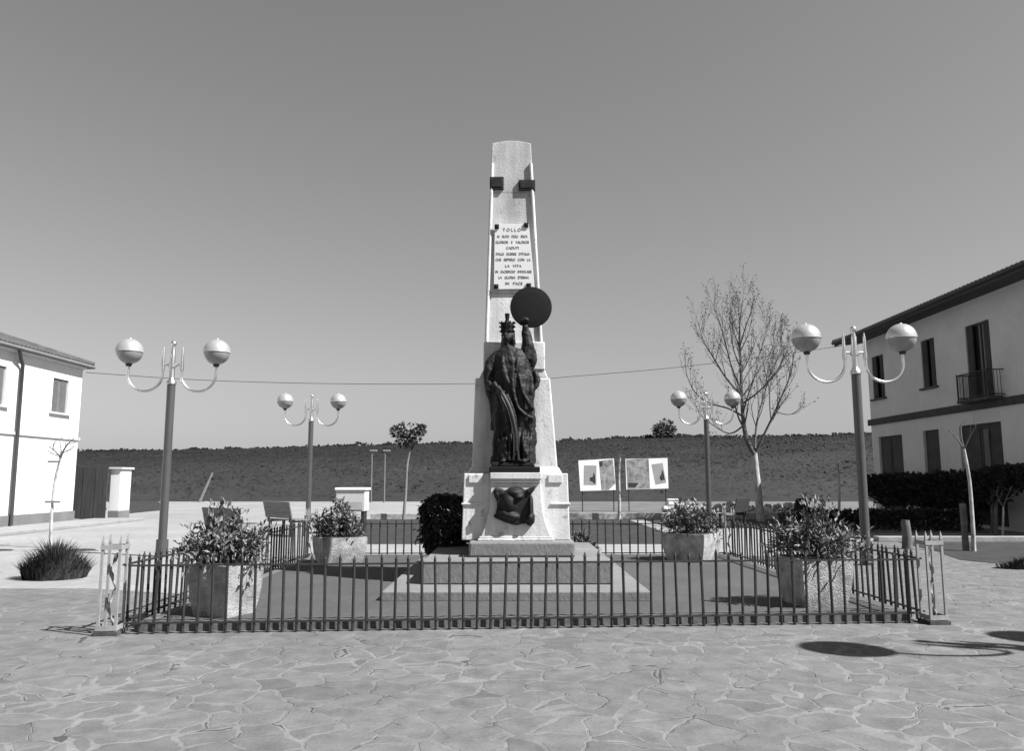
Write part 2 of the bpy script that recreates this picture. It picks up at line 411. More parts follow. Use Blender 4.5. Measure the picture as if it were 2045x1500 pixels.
for i in range(5200):
    y = 137 + rr.random() * 5; x = (rr.random() * 2 - 1) * 105
    cl = noise.noise((x * .35, 4, 1)) + .6 * noise.noise((x * 1.3, 2, 1))
    hh = .35 + .55 * max(0, cl + .3)
    z = hill_z(x, y) + hh * rr.random() ** .7; w = .10 + .18 * rr.random(); a = rr.random() * 3.1416
    q = Vector((math.cos(a), math.sin(a) * .4, 0)); up = Vector((rr.gauss(0, .4), .3, 1)).normalized(); c0 = Vector((x, y, z))
    b.add([c0 - q * w - up * w, c0 + q * w - up * w * .7, c0 + q * w * .7 + up * w, c0 - q * w * .8 + up * w * .6], [(0, 1, 2, 3)])
tag(b.build('scrub', M['hillleaf']), 'dark scrub covering the hill', None, None, 'stuff')

# ------------------------------------------------------------------ fenced enclosure
FL, FR, BR, BL = Vector((-4.10, 8.36, 0)), Vector((4.66, 9.02, 0)), Vector((4.42, 16.2, 0)), Vector((-4.05, 16.05, 0))
PZ = .10
b = MB(); ins = .13
cs = [FL + Vector((ins, ins, 0)), FR + Vector((-ins, ins, 0)), BR + Vector((-ins, -ins, 0)), BL + Vector((ins, -ins, 0))]
b.prism([(p.x, p.y, PZ) for p in cs[::-1]], (0, 0, -PZ - .02))
tag(b.build('platform', M['floor'], bevel=.012), 'low dark concrete platform inside the fence', None, None, 'structure')
b = MB()
for p, q in ((cs[0], cs[1]), (cs[1], cs[2]), (cs[2], cs[3]), (cs[3], cs[0])):
    d = (q - p).normalized(); n = Vector((-d.y, d.x, 0))
    a0, a1 = p + n * .004, q + n * .004
    b.add([(a0.x, a0.y, PZ + .004), (a1.x, a1.y, PZ + .004), (a1.x + n.x * .16 - d.x * .16, a1.y + n.y * .16 - d.y * .16, PZ + .004), (a0.x + n.x * .16 + d.x * .16, a0.y + n.y * .16 + d.y * .16, PZ + .004)], [(0, 1, 2, 3)])
    p2, q2 = p - n * .003, q - n * .003
    b.add([(p2.x, p2.y, 0), (q2.x, q2.y, 0), (q2.x, q2.y, PZ), (p2.x, p2.y, PZ)], [(0, 1, 2, 3)])
tag(b.build('kerb', mat('kerb_concrete', .10, .9, .2, 2.5, .3, fine=.15)), 'worn concrete edging round the fenced platform', None, None, 'structure')

# one picket, shared by every panel
def picket_bm(h=.80, r=.0155):
    m = MB()
    m.tube([(0, 0, 0), (0, 0, h - .06)], r, 6, False)
    m.tube([(0, 0, h - .06), (0, 0, h - .05), (0, 0, h)], [r, r * 1.25, .002], 6, False)
    return m
picket_proto = None
def fence(p, q, n, label):
    global picket_proto
    d = q - p; L = d.length; a = math.atan2(d.y, d.x)
    t = thing('fence_panel', p, label, 'fence', 'low iron fence panels round the monument', a)
    t0, t1 = .17, L - .17
    if picket_proto is None:
        picket_proto = picket_bm().build('picket', M['iron'], t); first = picket_proto; first.location = (t0 + .06, 0, 0); k0 = 1
    else: k0 = 0
    rr = random.Random(int(L * 1000))
    for k in range(k0, n):
        c = picket_proto.copy(); col.objects.link(c); c.parent = t
        c.location = (t0 + .06 + (t1 - t0 - .12) * k / (n - 1), 0, 0)
        c.rotation_euler = (rr.gauss(0, .012), rr.gauss(0, .014), rr.random())
        c.scale = (1, 1, 1 + rr.gauss(0, .013))
    for z in (.115, .70):
        m = MB(); m.box(t0 - .08, t1 + .08, -.019, .019, z - .009, z + .009); m.build('rail', M['iron'], t)
    return t
fence(FL, FR, 58, 'long black iron fence panel across the front of the monument')
fence(FR, BR, 48, 'black iron fence panel on the right side beside the flagstones')
fence(BR, BL, 50, 'black iron fence panel along the back before the lawn')
fence(BL, FL, 50, 'black iron fence panel on the left side beside the pale road')

def corner_post(p, label, rz=0):
    t = thing('corner_post', p, label, 'fence post', 'faded iron corner posts of the fence', rz)
    s = .088
    for sx in (-1, 1):
        for sy in (-1, 1):
            m = MB(); m.box(-.013, .013, -.013, .013, 0, .93)
            m.frustum((-.016, .016, -.016, .016), (-.002, .002, -.002, .002), .93, 1.02)
            m.build('upright', M['fadediron'], t, loc=(sx * s, sy * s, 0))
    for z, h in ((.055, .05), (.87, .045)):
        m = MB(); e = s + .018
        m.box(-e, e, -e, -e + .008, z, z + h); m.box(-e, e, e - .008, e, z, z + h)
        m.box(-e, -e + .008, -e + .008, e - .008, z, z + h); m.box(e - .008, e, -e + .008, e - .008, z, z + h)
        m.build('collar', M['fadediron'], t)
    m = MB(); rr = random.Random(hash(label) & 255)
    pts = [(.022 * math.sin(i * .75 + 1) + .01 * math.sin(i * 2.3), .03 * math.cos(i * .8), .07 + i * .045) for i in range(18)]
    m.tube(pts, [.016 + .007 * math.sin(i * 1.7) for i in range(18)], 6)
    m.build('scrollwork', M['peel'], t)
    m = MB(); m.box(-.12, .12, -.12, .12, 0, .045); m.build('foot', M['rust'], t)
    return t
corner_post(FL + Vector((-.07, .02, 0)), 'faded iron corner post nearest the grass clump on the left', .08)
corner_post(FR + Vector((.05, -.02, 0)), 'pale iron corner post nearest the lamp shadows on the right', .08)
corner_post(BR, 'iron corner post behind the far right planter')
corner_post(BL, 'iron corner post beside the far left planter')

# ------------------------------------------------------------------ the monument
mon = thing('war_monument', (.055, 12, PZ), 'tall white obelisk monument on stepped grey base with an inscribed plaque', 'monument')
def part(b, name, m, parent=mon, bevel=.012):
    o = b.build(name, m, parent, bevel)
    o.location = -mon.location if parent is mon else (0, 0, 0)
    return o
X0 = .055
b = MB(); b.box(-1.62, 1.72, 9.95, 14.2, PZ - .01, .215); part(b, 'lower_step', M['concrete'], bevel=.015)
b = MB(); b.box(-1.19, 1.325, 10.6, 13.6, .215, .527); part(b, 'upper_step', M['concrete'], bevel=.02)
b = MB(); b.box(-.60, .875, 11.0, 13.1, .527, .736); part(b, 'base_block', M['concrete'], bevel=.03)
# wings: body behind the pedestal, with two mouldings
b = MB(); b.frustum((-.715, .825, 11.30, 12.85), (-.69, .80, 11.31, 12.84), .736, 1.68); part(b, 'plinth_block', M['plaster'], bevel=.012)
for bx in ((-.722, -.42, 11.283, 12.8, 1.235, 1.260), (.55, .832, 11.283, 12.8, 1.235, 1.260), (.52, .72, 11.285, 11.31, 1.545, 1.66), (-.62, -.42, 11.285, 11.31, 1.545, 1.66)):
    b = MB(); b.box(*bx); part(b, 'moulding', M['plaster'], bevel=.006)
# pedestal: concave sides, moulded head and foot
b = MB(); prof = []
for i in range(13):
    t = i / 12; z = .80 + (1.555 - .80) * t
    w = .355 + .135 * (1 - t) ** 2.6
    prof.append((w, z))
XP = .055
left = [(XP - w, 11.20, z) for w, z in prof]; right = [(XP + w, 11.20, z) for w, z in prof]
b.prism([left[i] for i in range(13)][::-1] + right, (0, .16, 0))
ped = part(b, 'pedestal', M['plaster'], bevel=.006)
b = MB(); b.box(XP - .535, XP + .535, 11.17, 11.34, .736, .768); b.box(XP - .515, XP + .515, 11.185, 11.34, .768, .80)
part(b, 'pedestal_foot', M['plaster'], bevel=.008)
b = MB(); b.box(XP - .352, XP + .352, 11.17, 11.34, 1.555, 1.575); b.box(XP - .362, XP + .362, 11.155, 11.7, 1.60, 1.690); b.box(XP - .35, XP + .35, 11.18, 11.5, 1.575, 1.60)
part(b, 'pedestal_head', M['plaster'], bevel=.006)
# shaft, shoulder block, obelisk
b = MB(); b.frustum((-.60, .685, 11.70, 12.70), (-.555, .575, 11.70, 12.66), 1.68, 3.115)
b.frustum((-.66, .745, 11.64, 12.76), (-.605, .69, 11.69, 12.71), 1.68, 1.78)
part(b, 'shaft', M['plaster'], bevel=.02)
b = MB(); b.frustum((-.50, .545, 11.72, 12.62), (-.435, .50, 11.72, 12.6), 3.115, 3.24); b.frustum((-.435, .50, 11.70, 12.6), (-.43, .497, 11.70, 12.58), 3.24, 3.67)
part(b, 'shoulder_block', M['plaster'], bevel=.015)
b = MB(); n = 9; zt = 6.91
base = [(-.402, 11.75, 3.67), (.452, 11.75, 3.67)]
outl = [(-.402, 11.75, 3.67)] + [( -.316 + .614 * i / n, 11.78, zt - .03 + .045 * math.sin(math.pi * i / n)) for i in range(n + 1)] + [(.452, 11.75, 3.67)]
b.prism(outl[::-1], (0, .62, 0)); part(b, 'obelisk', M['shaft'], bevel=.01)
b = MB()
for s, (xb, xt) in ((-1, (-.402, -.322)), (1, (.452, .306))):
    def ex(z): return xb + (xt - xb) * (z - 3.67) / (6.55 - 3.67)
    b.tube([(ex(3.67) - s * .012, 11.738, 3.67), (ex(6.53) - s * .012, 11.757, 6.53)], .028, 10)
part(b, 'corner_trim', M['plaster'], bevel=0)
for s, (u0, u1, v0, v1) in ((-1, (978, 1006, 351, 376)), (1, (1036, 1069, 357, 378))):
    p0 = at(u0, v1, 11.7); p1 = at(u1, v0, 11.7); b = MB()
    b.box(p0.x, p1.x, 11.727, 11.775, p0.z, p1.z)
    xo = p0.x if s < 0 else p1.x
    b.box(min(xo, xo - s * .03), max(xo, xo - s * .03), 11.776, 11.98, p0.z + .01, p1.z - .01)
    b.box(p0.x + .02, p1.x - .02, 11.718, 11.73, p0.z + .035, p1.z - .035)
    part(b, 'bracket', M['bronze'], bevel=.012)
# plaque with lettering
pq = [at(988, 448, 11.72), at(1056, 447, 11.72), at(1068, 577, 11.72), at(986, 578, 11.72)]
b = MB(); b.prism([(p.x, 11.712, p.z) for p in pq], (0, .030, 0)); plq = part(b, 'plaque', M['marble'], bevel=.003)
for (u, v) in ((992, 452), (1051, 449), (991, 572), (1056, 570)):
    p = at(u, v, 11.7); b = MB(); b.box(p.x - .034, p.x + .034, 11.692, 11.7115, p.z - .036, p.z + .034); b.ball((p.x, 11.692, p.z), (.022, .012, .022), 8, 5)
    o = b.build('corner_stud', M['bronze_flat'], plq)
lines = [('TOLLO', 459, .52), ('AI   SUOI   FIGLI   EROI', 472, .86), ('GLORIOSI    E    VALOROSI', 483.5, .92), ('CADUTI', 495, .34), ('DALLE   GUERRE   D\u2019ITALIA', 507, .90),
         ('CHE   SEPPERO   CON   LA', 518.5, .92), ('LA   VITA', 531, .42), ('IN   SACRIFICIO   IMMOLARE', 542.5, .92), ('LA   GLORIA   ETERNA', 554, .76), ('IN   PACE', 566, .42)]
zs = [l[1] for l in lines]
for txt, v, wfrac in lines:
    cu = bpy.data.curves.new('inscription', 'FONT'); cu.body = txt; cu.align_x = 'CENTER'; cu.align_y = 'CENTER'; cu.size = .058 if txt != 'TOLLO' else .075; cu.extrude = .0015
    if txt == 'TOLLO': cu.space_character = 1.5
    o = bpy.data.objects.new('inscription', cu); col.objects.link(o)
    dg = bpy.context.evaluated_depsgraph_get(); me = bpy.data.meshes.new_from_object(o.evaluated_get(dg))
    bpy.data.objects.remove(o); me.materials.clear(); me.materials.append(M['letter'])
    xs_ = [p.co.x for p in me.vertices]; wid = max(xs_) - min(xs_)
    t = (v - 448) / 130; c = at(1022 + 5 * t, v, 11.71); full = (at(1056 + 12 * t, v, 11.71).x - at(988 - 2 * t, v, 11.71).x)
    sx = full * wfrac / wid
    o = bpy.data.objects.new('inscription', me); col.objects.link(o); o.parent = plq
    o.location = (c.x, 11.7095, c.z); o.rotation_euler = (R(90), 0, 0); o.scale = (sx, 1, 1)

# bronze animal head on the pedestal
def outline(pts, Y, sc=5.0, ox=820, oy=900): return [at(ox + x / sc, oy + y / sc, Y) for x, y in pts]
b = MB()
YR = 11.185
def blob(x, y, rx, rz, ry, rot=0):
    c = at(820 + x / 5, 900 + y / 5, YR); k = 11.2 / F / 5
    n0 = len(b.v); b.ball((0, 0, 0), (rx * k, ry, rz * k), 18, 12)
    Mx = Matrix.Translation((c.x, YR, c.z)) @ Matrix.Rotation(rot, 4, 'Y')
    b.v[n0:] = [tuple(Mx @ Vector(p)) for p in b.v[n0:]]
OUT = [(822, 400), (845, 372), (905, 378), (945, 400), (990, 370), (1060, 358), (1110, 366), (1142, 394), (1190, 374), (1256, 352), (1240, 392), (1203, 440), (1222, 470), (1228, 560), (1228, 620), (1243, 652), (1238, 722), (1200, 757), (1165, 745), (1142, 722)]
OUT2 = [(1060, 735), (960, 725), (900, 700), (858, 680), (850, 620), (865, 560), (858, 500), (830, 450)]
HOLE = [(1142, 590), (1132, 606), (1108, 594), (1080, 562), (1106, 528), (1134, 536)]
kp = OUT + HOLE[::1] + [(1143, 592), (1143, 720)] + OUT2
kp = OUT + [(1141, 600)] + [(1132, 606), (1106, 592), (1080, 562), (1104, 530), (1130, 528), (1137, 545), (1136, 600)] + [(1136, 720)] + OUT2
e_ = outline(kp, YR - .045)
b.prism(e_, (0, .07, 0))
blob(980, 520, 85, 110, .125); blob(1040, 425, 85, 45, .12); blob(930, 620, 60, 60, .10, .3); blob(1010, 655, 90, 42, .11, .15)
blob(1195, 560, 24, 120, .12, .05); blob(1190, 670, 38, 55, .115, .5); blob(1075, 465, 60, 32, .14, -.3); blob(865, 440, 28, 60, .085, -.2)
bh = b; b = MB()
o_rel = part(bh, 'animal_head_relief', M['bronze'], bevel=0)
rm = o_rel.modifiers.new('remesh', 'REMESH'); rm.mode = 'VOXEL'; rm.voxel_size = .011; rm.use_smooth_shade = True
sm = o_rel.modifiers.new('smooth', 'SMOOTH'); sm.iterations = 4
for pts in ([(1150, 402), (1190, 380), (1246, 360), (1222, 405), (1190, 432)], [(838, 400), (852, 384), (900, 388), (940, 415), (930, 440), (880, 450), (860, 470)]):
    e = MB(); e.prism(outline(pts, YR - .075), (0, .05, 0)); e.build('ear', M['bronze'], o_rel, bevel=.012)
e = MB()
rr = random.Random(5)
for i in range(26):
    t = i / 25; x = 845 + 300 * t; y = 640 + 85 * math.sin(math.pi * min(1, t * .62 + .05))
    p = at(820 + x / 5, 900 + y / 5, YR - .02)
    e.ball(p, (.016 + .010 * rr.random(), .03, .018 + .014 * rr.random()), 6, 4)
e.build('mane', M['bronze'], o_rel)

# ------------------------------------------------------------------ the bronze statue
YS = 11.47
st = thing('bronze_statue', (.045, YS, 1.69), 'dark bronze statue of a robed crowned woman holding up a round disc', 'statue')
def sp(b, name, m, bevel=0):
    o = b.build(name, m, st, bevel); o.location = -st.location; return o
b = MB(); b.box(-.325, .40, 11.20, 11.685, 1.691, 1.775); b.frustum((-.30, .33, 11.22, 11.68), (-.29, .31, 11.23, 11.68), 1.775, 1.84)
sp(b, 'statue_base', M['bronze_flat'], .015)
# robe as one lofted, folded body
prof = [  # v, left u, right u, depth
    (926, 981, 1066, .20), (905, 983, 1068, .20), (872, 985, 1069, .20), (840, 986, 1069, .205), (815, 985, 1066, .21), (798, 984, 1065, .215),
    (775, 982, 1068, .22), (757, 984, 1068, .21), (740, 986, 1060, .20), (725, 986, 1058, .19), (712, 986, 1056, .175), (702, 990, 1050, .15), (694, 1000, 1032, .10), (688, 1004, 1024, .07), (680, 1005, 1022, .065)]
b = MB(); n = 64; vs = []
rings = []
for i in range(len(prof) - 1):
    for k in range(4):
        t = k / 4; rings.append([prof[i][j] + (prof[i + 1][j] - prof[i][j]) * t for j in range(4)])
rings.append(list(prof[-1]))
for v, l, r_, dep in rings:
    pl, pr = at(l, v, YS), at(r_, v, YS); cx = (pl.x + pr.x) / 2; rx = (pr.x - pl.x) / 2; z = pl.z
    low = max(0, min(1, (v - 700) / 60))
    for k in range(n):
        a = 2 * math.pi * k / n
        fold = .125 * math.sin(9 * a + (v - 800) * .012 + 1.3 * math.sin(a * 2 + v * .01)) + .07 * math.sin(17 * a + v * .03) + .05 * math.sin((v + 34 * math.cos(a + .6)) * .14)
        s = 1 + fold * low * (.55 + .45 * max(0, min(1, (v - 780) / 60)))
        ed = abs(math.cos(a)) ** 4
        s = s * (1 - ed * .6) + ed * .6 * 1.0
        vs.append((cx + rx * math.cos(a) * s, YS + dep * math.sin(a) * s, z))
m_ = len(rings)
b.add(vs, [(i * n + k, i * n + (k + 1) % n, (i + 1) * n + (k + 1) % n, (i + 1) * n + k) for i in range(m_ - 1) for k in range(n)], True)
b.add(vs[:n], [tuple(range(n - 1, -1, -1))]); b.add(vs[-n:], [tuple(range(n))])
def lim(pts, rads, nn=12):
    P_ = [at(u, v, YS + dy) for u, v, dy in pts]
    # smooth the polyline
    Q = []; rq = []
    for i in range(len(P_) - 1):
        for k in range(5):
            t = k / 5; p0 = P_[max(i - 1, 0)]; p1 = P_[i]; p2 = P_[i + 1]; p3 = P_[min(i + 2, len(P_) - 1)]
            Q.append(.5 * ((2 * p1) + (p2 - p0) * t + (2 * p0 - 5 * p1 + 4 * p2 - p3) * t * t + (3 * p1 - p0 - 3 * p2 + p3) * t ** 3))
            rq.append(rads[i] + (rads[i + 1] - rads[i]) * t)
    Q.append(P_[-1]); rq.append(rads[-1]); b.tube(Q, rq, nn)
# head, hair, face
head0 = len(b.v)
hc = at(1013, 674, YS - .03)
b.ball(hc, (.088, .102, .125), 18, 14)
b.ball(hc + Vector((0, .045, .01)), (.096, .09, .115), 14, 10)
b.ball(hc + Vector((0, -.02, -.075)), (.06, .075, .06), 12, 8)         # jaw and chin
b.tube([hc + Vector((0, -.098, .028)), hc + Vector((0, -.122, -.022))], [.010, .018], 8)
b.ball(hc + Vector((0, -.098, -.058)), (.026, .016, .010), 8, 5)       # mouth
for s in (-1, 1):
    b.ball(hc + Vector((s * .036, -.088, .02)), (.018, .012, .010), 8, 5)
    b.tube([hc + Vector((s * .012, -.098, .042)), hc + Vector((s * .058, -.080, .040))], .011, 6)
    b.ball(hc + Vector((s * .09, .01, -.005)), (.014, .025, .034), 8, 6)
    b.tube([hc + Vector((s * .085, .02, .03)), hc + Vector((s * .10, .03, -.08)), hc + Vector((s * .09, -.01, -.20))], [.03, .035, .02], 8)
Mh = Matrix.Translation(hc) @ Matrix.Rotation(R(-38), 4, 'Z') @ Matrix.Rotation(R(8), 4, 'X') @ Matrix.Translation(-hc)
b.v[head0:] = [tuple(Mh @ Vector(p)) for p in b.v[head0:]]
# viewer's left arm, bent with the hand on the hip
lim([(996, 708, 0), (982, 724, -.02), (975, 745, -.04), (974, 764, -.07), (986, 778, -.15), (1000, 786, -.20)], [.075, .085, .075, .062, .046, .032])
for k in range(5):
    o5 = (k - 2) * .017
    p = at(1001, 786, YS - .20)
    b.tube([p + Vector((0, 0, o5)), p + Vector((.045, -.012, o5 - .012)), p + Vector((.078 - abs(k - 1.5) * .008, .012, o5 - .03))], [.011, .010, .008], 6)
# cloak falling from that arm
lim([(972, 750, .03), (978, 780, .02), (986, 815, .0), (984, 860, .0)], [.05, .07, .06, .03])
# raised arm in a wide sleeve
lim([(1050, 716, 0), (1053, 702, -.01), (1054, 690, -.02), (1052, 674, -.03), (1050, 660, -.04), (1048, 650, -.05)], [.105, .105, .098, .075, .056, .04])
lim([(1060, 690, .02), (1064, 705, .02), (1064, 722, .02), (1061, 742, .02)], [.03, .055, .055, .03])
hp = at(1048, 645, YS - .05)
for k in range(5):
    o5 = (k - 2) * .019
    b.tube([hp + Vector((o5, -.02, 0)), hp + Vector((o5 * 1.15, -.045, .045)), hp + Vector((o5 * 1.2, -.04, .085 - abs(k - 2) * .012))], [.012, .011, .008], 6)
# draped folds
lim([(986, 764, -.17), (1000, 784, -.24), (1009, 806, -.26), (1014, 826, -.26), (1013, 850, -.22)], [.03, .05, .062, .045, .02])
lim([(1013, 786, -.24), (1021, 808, -.275), (1028, 832, -.275), (1031, 858, -.25), (1031, 885, -.235)], [.014, .028, .030, .022, .012])
lim([(1025, 735, -.19), (1024, 775, -.235), (1032, 808, -.25), (1046, 826, -.235), (1064, 836, -.16)], [.02, .028, .034, .034, .025])
lim([(1036, 745, -.19), (1044, 780, -.225), (1055, 805, -.21), (1066, 818, -.14)], [.018, .03, .03, .02])
lim([(1068, 740, -.03), (1072, 755, -.03), (1071, 768, -.03), (1064, 778, -.05)], [.03, .05, .045, .03])
for q_ in range(9):
    u0 = 994 + q_ * 8.2
    lim([(u0 + 3, 850 + (q_ * 7) % 20, -.15 - .05 * math.sin(q_ * .39)), (u0 + 2 * math.sin(q_ * 2.1), 885, -.19 - .06 * math.sin(q_ * .39)), (u0 + 3 * math.sin(q_ * 1.3), 921, -.19 - .05 * math.sin(q_ * .39))], [.008, .017 + .006 * (q_ % 3), .020 + .005 * (q_ % 2)])
lim([(1008, 700, -.10), (1004, 722, -.17), (1008, 748, -.20), (1016, 768, -.22)], [.02, .03, .03, .02])
lim([(1030, 704, -.12), (1034, 722, -.17), (1030, 742, -.20)], [.016, .026, .02])
lim([(1050, 872, -.20), (1046, 893, -.235), (1052, 910, -.24)], [.02, .04, .03])
lim([(1000, 880, -.19), (1002, 905, -.21), (1006, 920, -.23)], [.02, .03, .03])
for u in (1004, 1046):                                                 # toes under the hem
    c = at(u, 921, YS - .22); b.ball(c, (.05, .07, .03), 10, 6)
body = sp(b, 'body', M['bronze'])
rm = body.modifiers.new('remesh', 'REMESH'); rm.mode = 'VOXEL'; rm.voxel_size = .0095; rm.use_smooth_shade = True
sm = body.modifiers.new('smooth', 'SMOOTH'); sm.iterations = 2
for nm_, sz_, st_ in (('crumple', .16, .045), ('pitting', .035, .010)):
    tx = bpy.data.textures.new(nm_, 'CLOUDS'); tx.noise_scale = sz_; tx.noise_depth = 2
    dm = body.modifiers.new(nm_, 'DISPLACE'); dm.texture = tx; dm.strength = st_; dm.mid_level = .5; dm.texture_coords = 'LOCAL'
b = MB(); P_ = curve_through([at(u, v, YS + dy) for u, v, dy in ((996, 772, -.20), (1006, 790, -.285), (1017, 812, -.315), (1025, 838, -.315), (1030, 866, -.295), (1031, 892, -.27))], 5)
b.tube(P_, [.012 + .016 * math.sin(math.pi * min(1, .15 + i / len(P_))) for i in range(len(P_))], 8)
for i in range(3, len(P_) - 1):
    for s_ in (-1, 1):
        d = (P_[i + 1] - P_[i]); b.leaf(P_[i], d.normalized() + Vector((s_ * .35, -.1, 0)), Vector((0, -1, .1)), .13, .035)
sp(b, 'palm_frond', M['bronze_pale'])  # robe's long fold shaped as a frond, its bright streaks put into the colour
# mural crown
b = MB(); cc = at(1013, 660, YS - .02)
b.lathe([(.092, -.03), (.098, .0), (.090, .06), (.105, .10), (.085, .115)], cc, 20)
for k in range(10):
    a = 2 * math.pi * k / 10 + .1
    d = Vector((math.cos(a), math.sin(a), 0))
    for z0, rr_ in ((.10, .13), (.04, .128), (-.03, .122)):
        b.tube([cc + d * .085 + Vector((0, 0, z0)), cc + d * (rr_ - .006) + Vector((0, 0, z0 + .022))], [.015, .009], 6)
b.lathe([(.055, .10), (.03, .145), (.028, .17), (.037, .245), (.037, .255)], cc, 14)
sp(b, 'crown', M['bronze_flat'])
dc = at(1060.5, 613, YS - .06)
b = MB(); pr = [(.0, -.014), (.10, -.013), (.22, -.008), (.30, .0), (.309, .004), (.312, .010), (.312, .03), (.29, .035), (.0, .035)]
nn = 48; vs = []
for r_, y in pr:
    for k in range(nn):
        a = 2 * math.pi * k / nn; vs.append(dc + Vector((max(r_, .002) * math.cos(a), y, max(r_, .002) * math.sin(a))))
b.add(vs, [(i * nn + k, (i + 1) * nn + k, (i + 1) * nn + (k + 1) % nn, i * nn + (k + 1) % nn) for i in range(len(pr) - 1) for k in range(nn)], False)
sp(b, 'disc', M['bronze_flat'])

# ------------------------------------------------------------------ street lamps
def make_lamp(label, loc, rz):
    Y = 16.6
    zt, zc, zx, zs, zb, zg = hz(681, Y), hz(765, Y), hz(729, Y), hz(693, Y), hz(782, Y), hz(703, Y)
    t = thing('street_lamp', loc, label, 'street lamp', 'twin globe street lamps', rz)
    m = MB(); m.tube([(0, 0, 0), (0, 0, zc)], .085, 20); m.tube([(0, 0, 0), (0, 0, .35)], [.125, .12], 20, True); m.build('pole', M['pole'], t)
    m = MB(); m.lathe([(.10, zc - .03), (.10, zc + .03), (.07, zc + .06), (.058, zc + .12), (.055, zx), (.05, zx + .3), (.028, zt - .14), (.03, zt - .12)], n=16); m.ball((0, 0, zt - .06), .062, 14, 10); m.build('finial', M['silver'], t)
    m = MB(); m.tube([(-.21, 0, zx), (.21, 0, zx)], .026, 10)
    m.lathe([(.085, zx - .05), (.085, zx + .04)], n=16); m.build('crossbar', M['silver'], t)
    for s in (-1, 1):
        x0, x1 = .20, .92; r = (x1 - x0) / 2; cxm = (x0 + x1) / 2; zc2 = zb + r
        pts = [(s * x0, 0, zx)] + [(s * (cxm - r * math.cos(a)), 0, zc2 - r * math.sin(a)) for a in [math.pi * k / 22 for k in range(23)]] + [(s * x1, 0, zg - .25)]
        m = MB(); m.tube(pts, .027, 12)
        m.tube([(s * x0, 0, zx - .12), (s * x0, 0, zx + .03)], .042, 12)
        m.tube([(s * x0, 0, zx + .03), (s * x0, 0, zs - .1), (s * x0, 0, zs)], [.034, .026, .008], 12)
        m.build('arm', M['silver'], t)
        rg = .27; g = MB()
        pr = [(.05, -rg - .01)] + [(rg * math.cos(a), rg * math.sin(a)) for a in [R(-78 + 78 * k / 10) for k in range(11)]]
        g.lathe(pr, (s * x1, 0, zg), 32); gl = g.build('globe', M['diffuser'], t)
        g = MB(); pr = [((rg + .012) * math.cos(a), (rg + .012) * math.sin(a)) for a in [R(0 + 88 * k / 12) for k in range(13)]]
        g.lathe([(rg + .014, -.012)] + pr, (s * x1, 0, zg), 32); g.ball((s * x1, 0, zg + rg + .018), (.03, .03, .016), 8, 6); g.build('cap', M['globecap'], gl)
        g = MB(); g.tube([(s * x1, 0, zg - rg - .05), (s * x1, 0, zg - rg + .03)], [.05, .08], 14); g.build('socket', M['iron'], gl)
    return t
lamp = make_lamp('tall twin globe street lamp behind the leafy planter by the left house', (-7.29, 16.6, 0), R(3))
for lab, loc, rz in (('twin globe street lamp standing before the right house eaves', (6.64, 14.95, 0), R(-1)),
                     ('smaller distant twin globe street lamp between left house and monument', (-7.05, 27.4, 0), R(4)),
                     ('distant twin globe street lamp half hidden by the bare tree', (6.62, 26.6, 0), R(0)),
                     ('street lamp beside the viewer casting globe shadows on the flagstones', (8.36, 6.12, 0), R(14))):
    c = copy_tree(lamp); c.location = loc; c.scale = (1.2,) * 3 if loc[1] < 10 else (1, 1, 1); c.rotation_euler = (0, 0, rz); c['label'] = lab

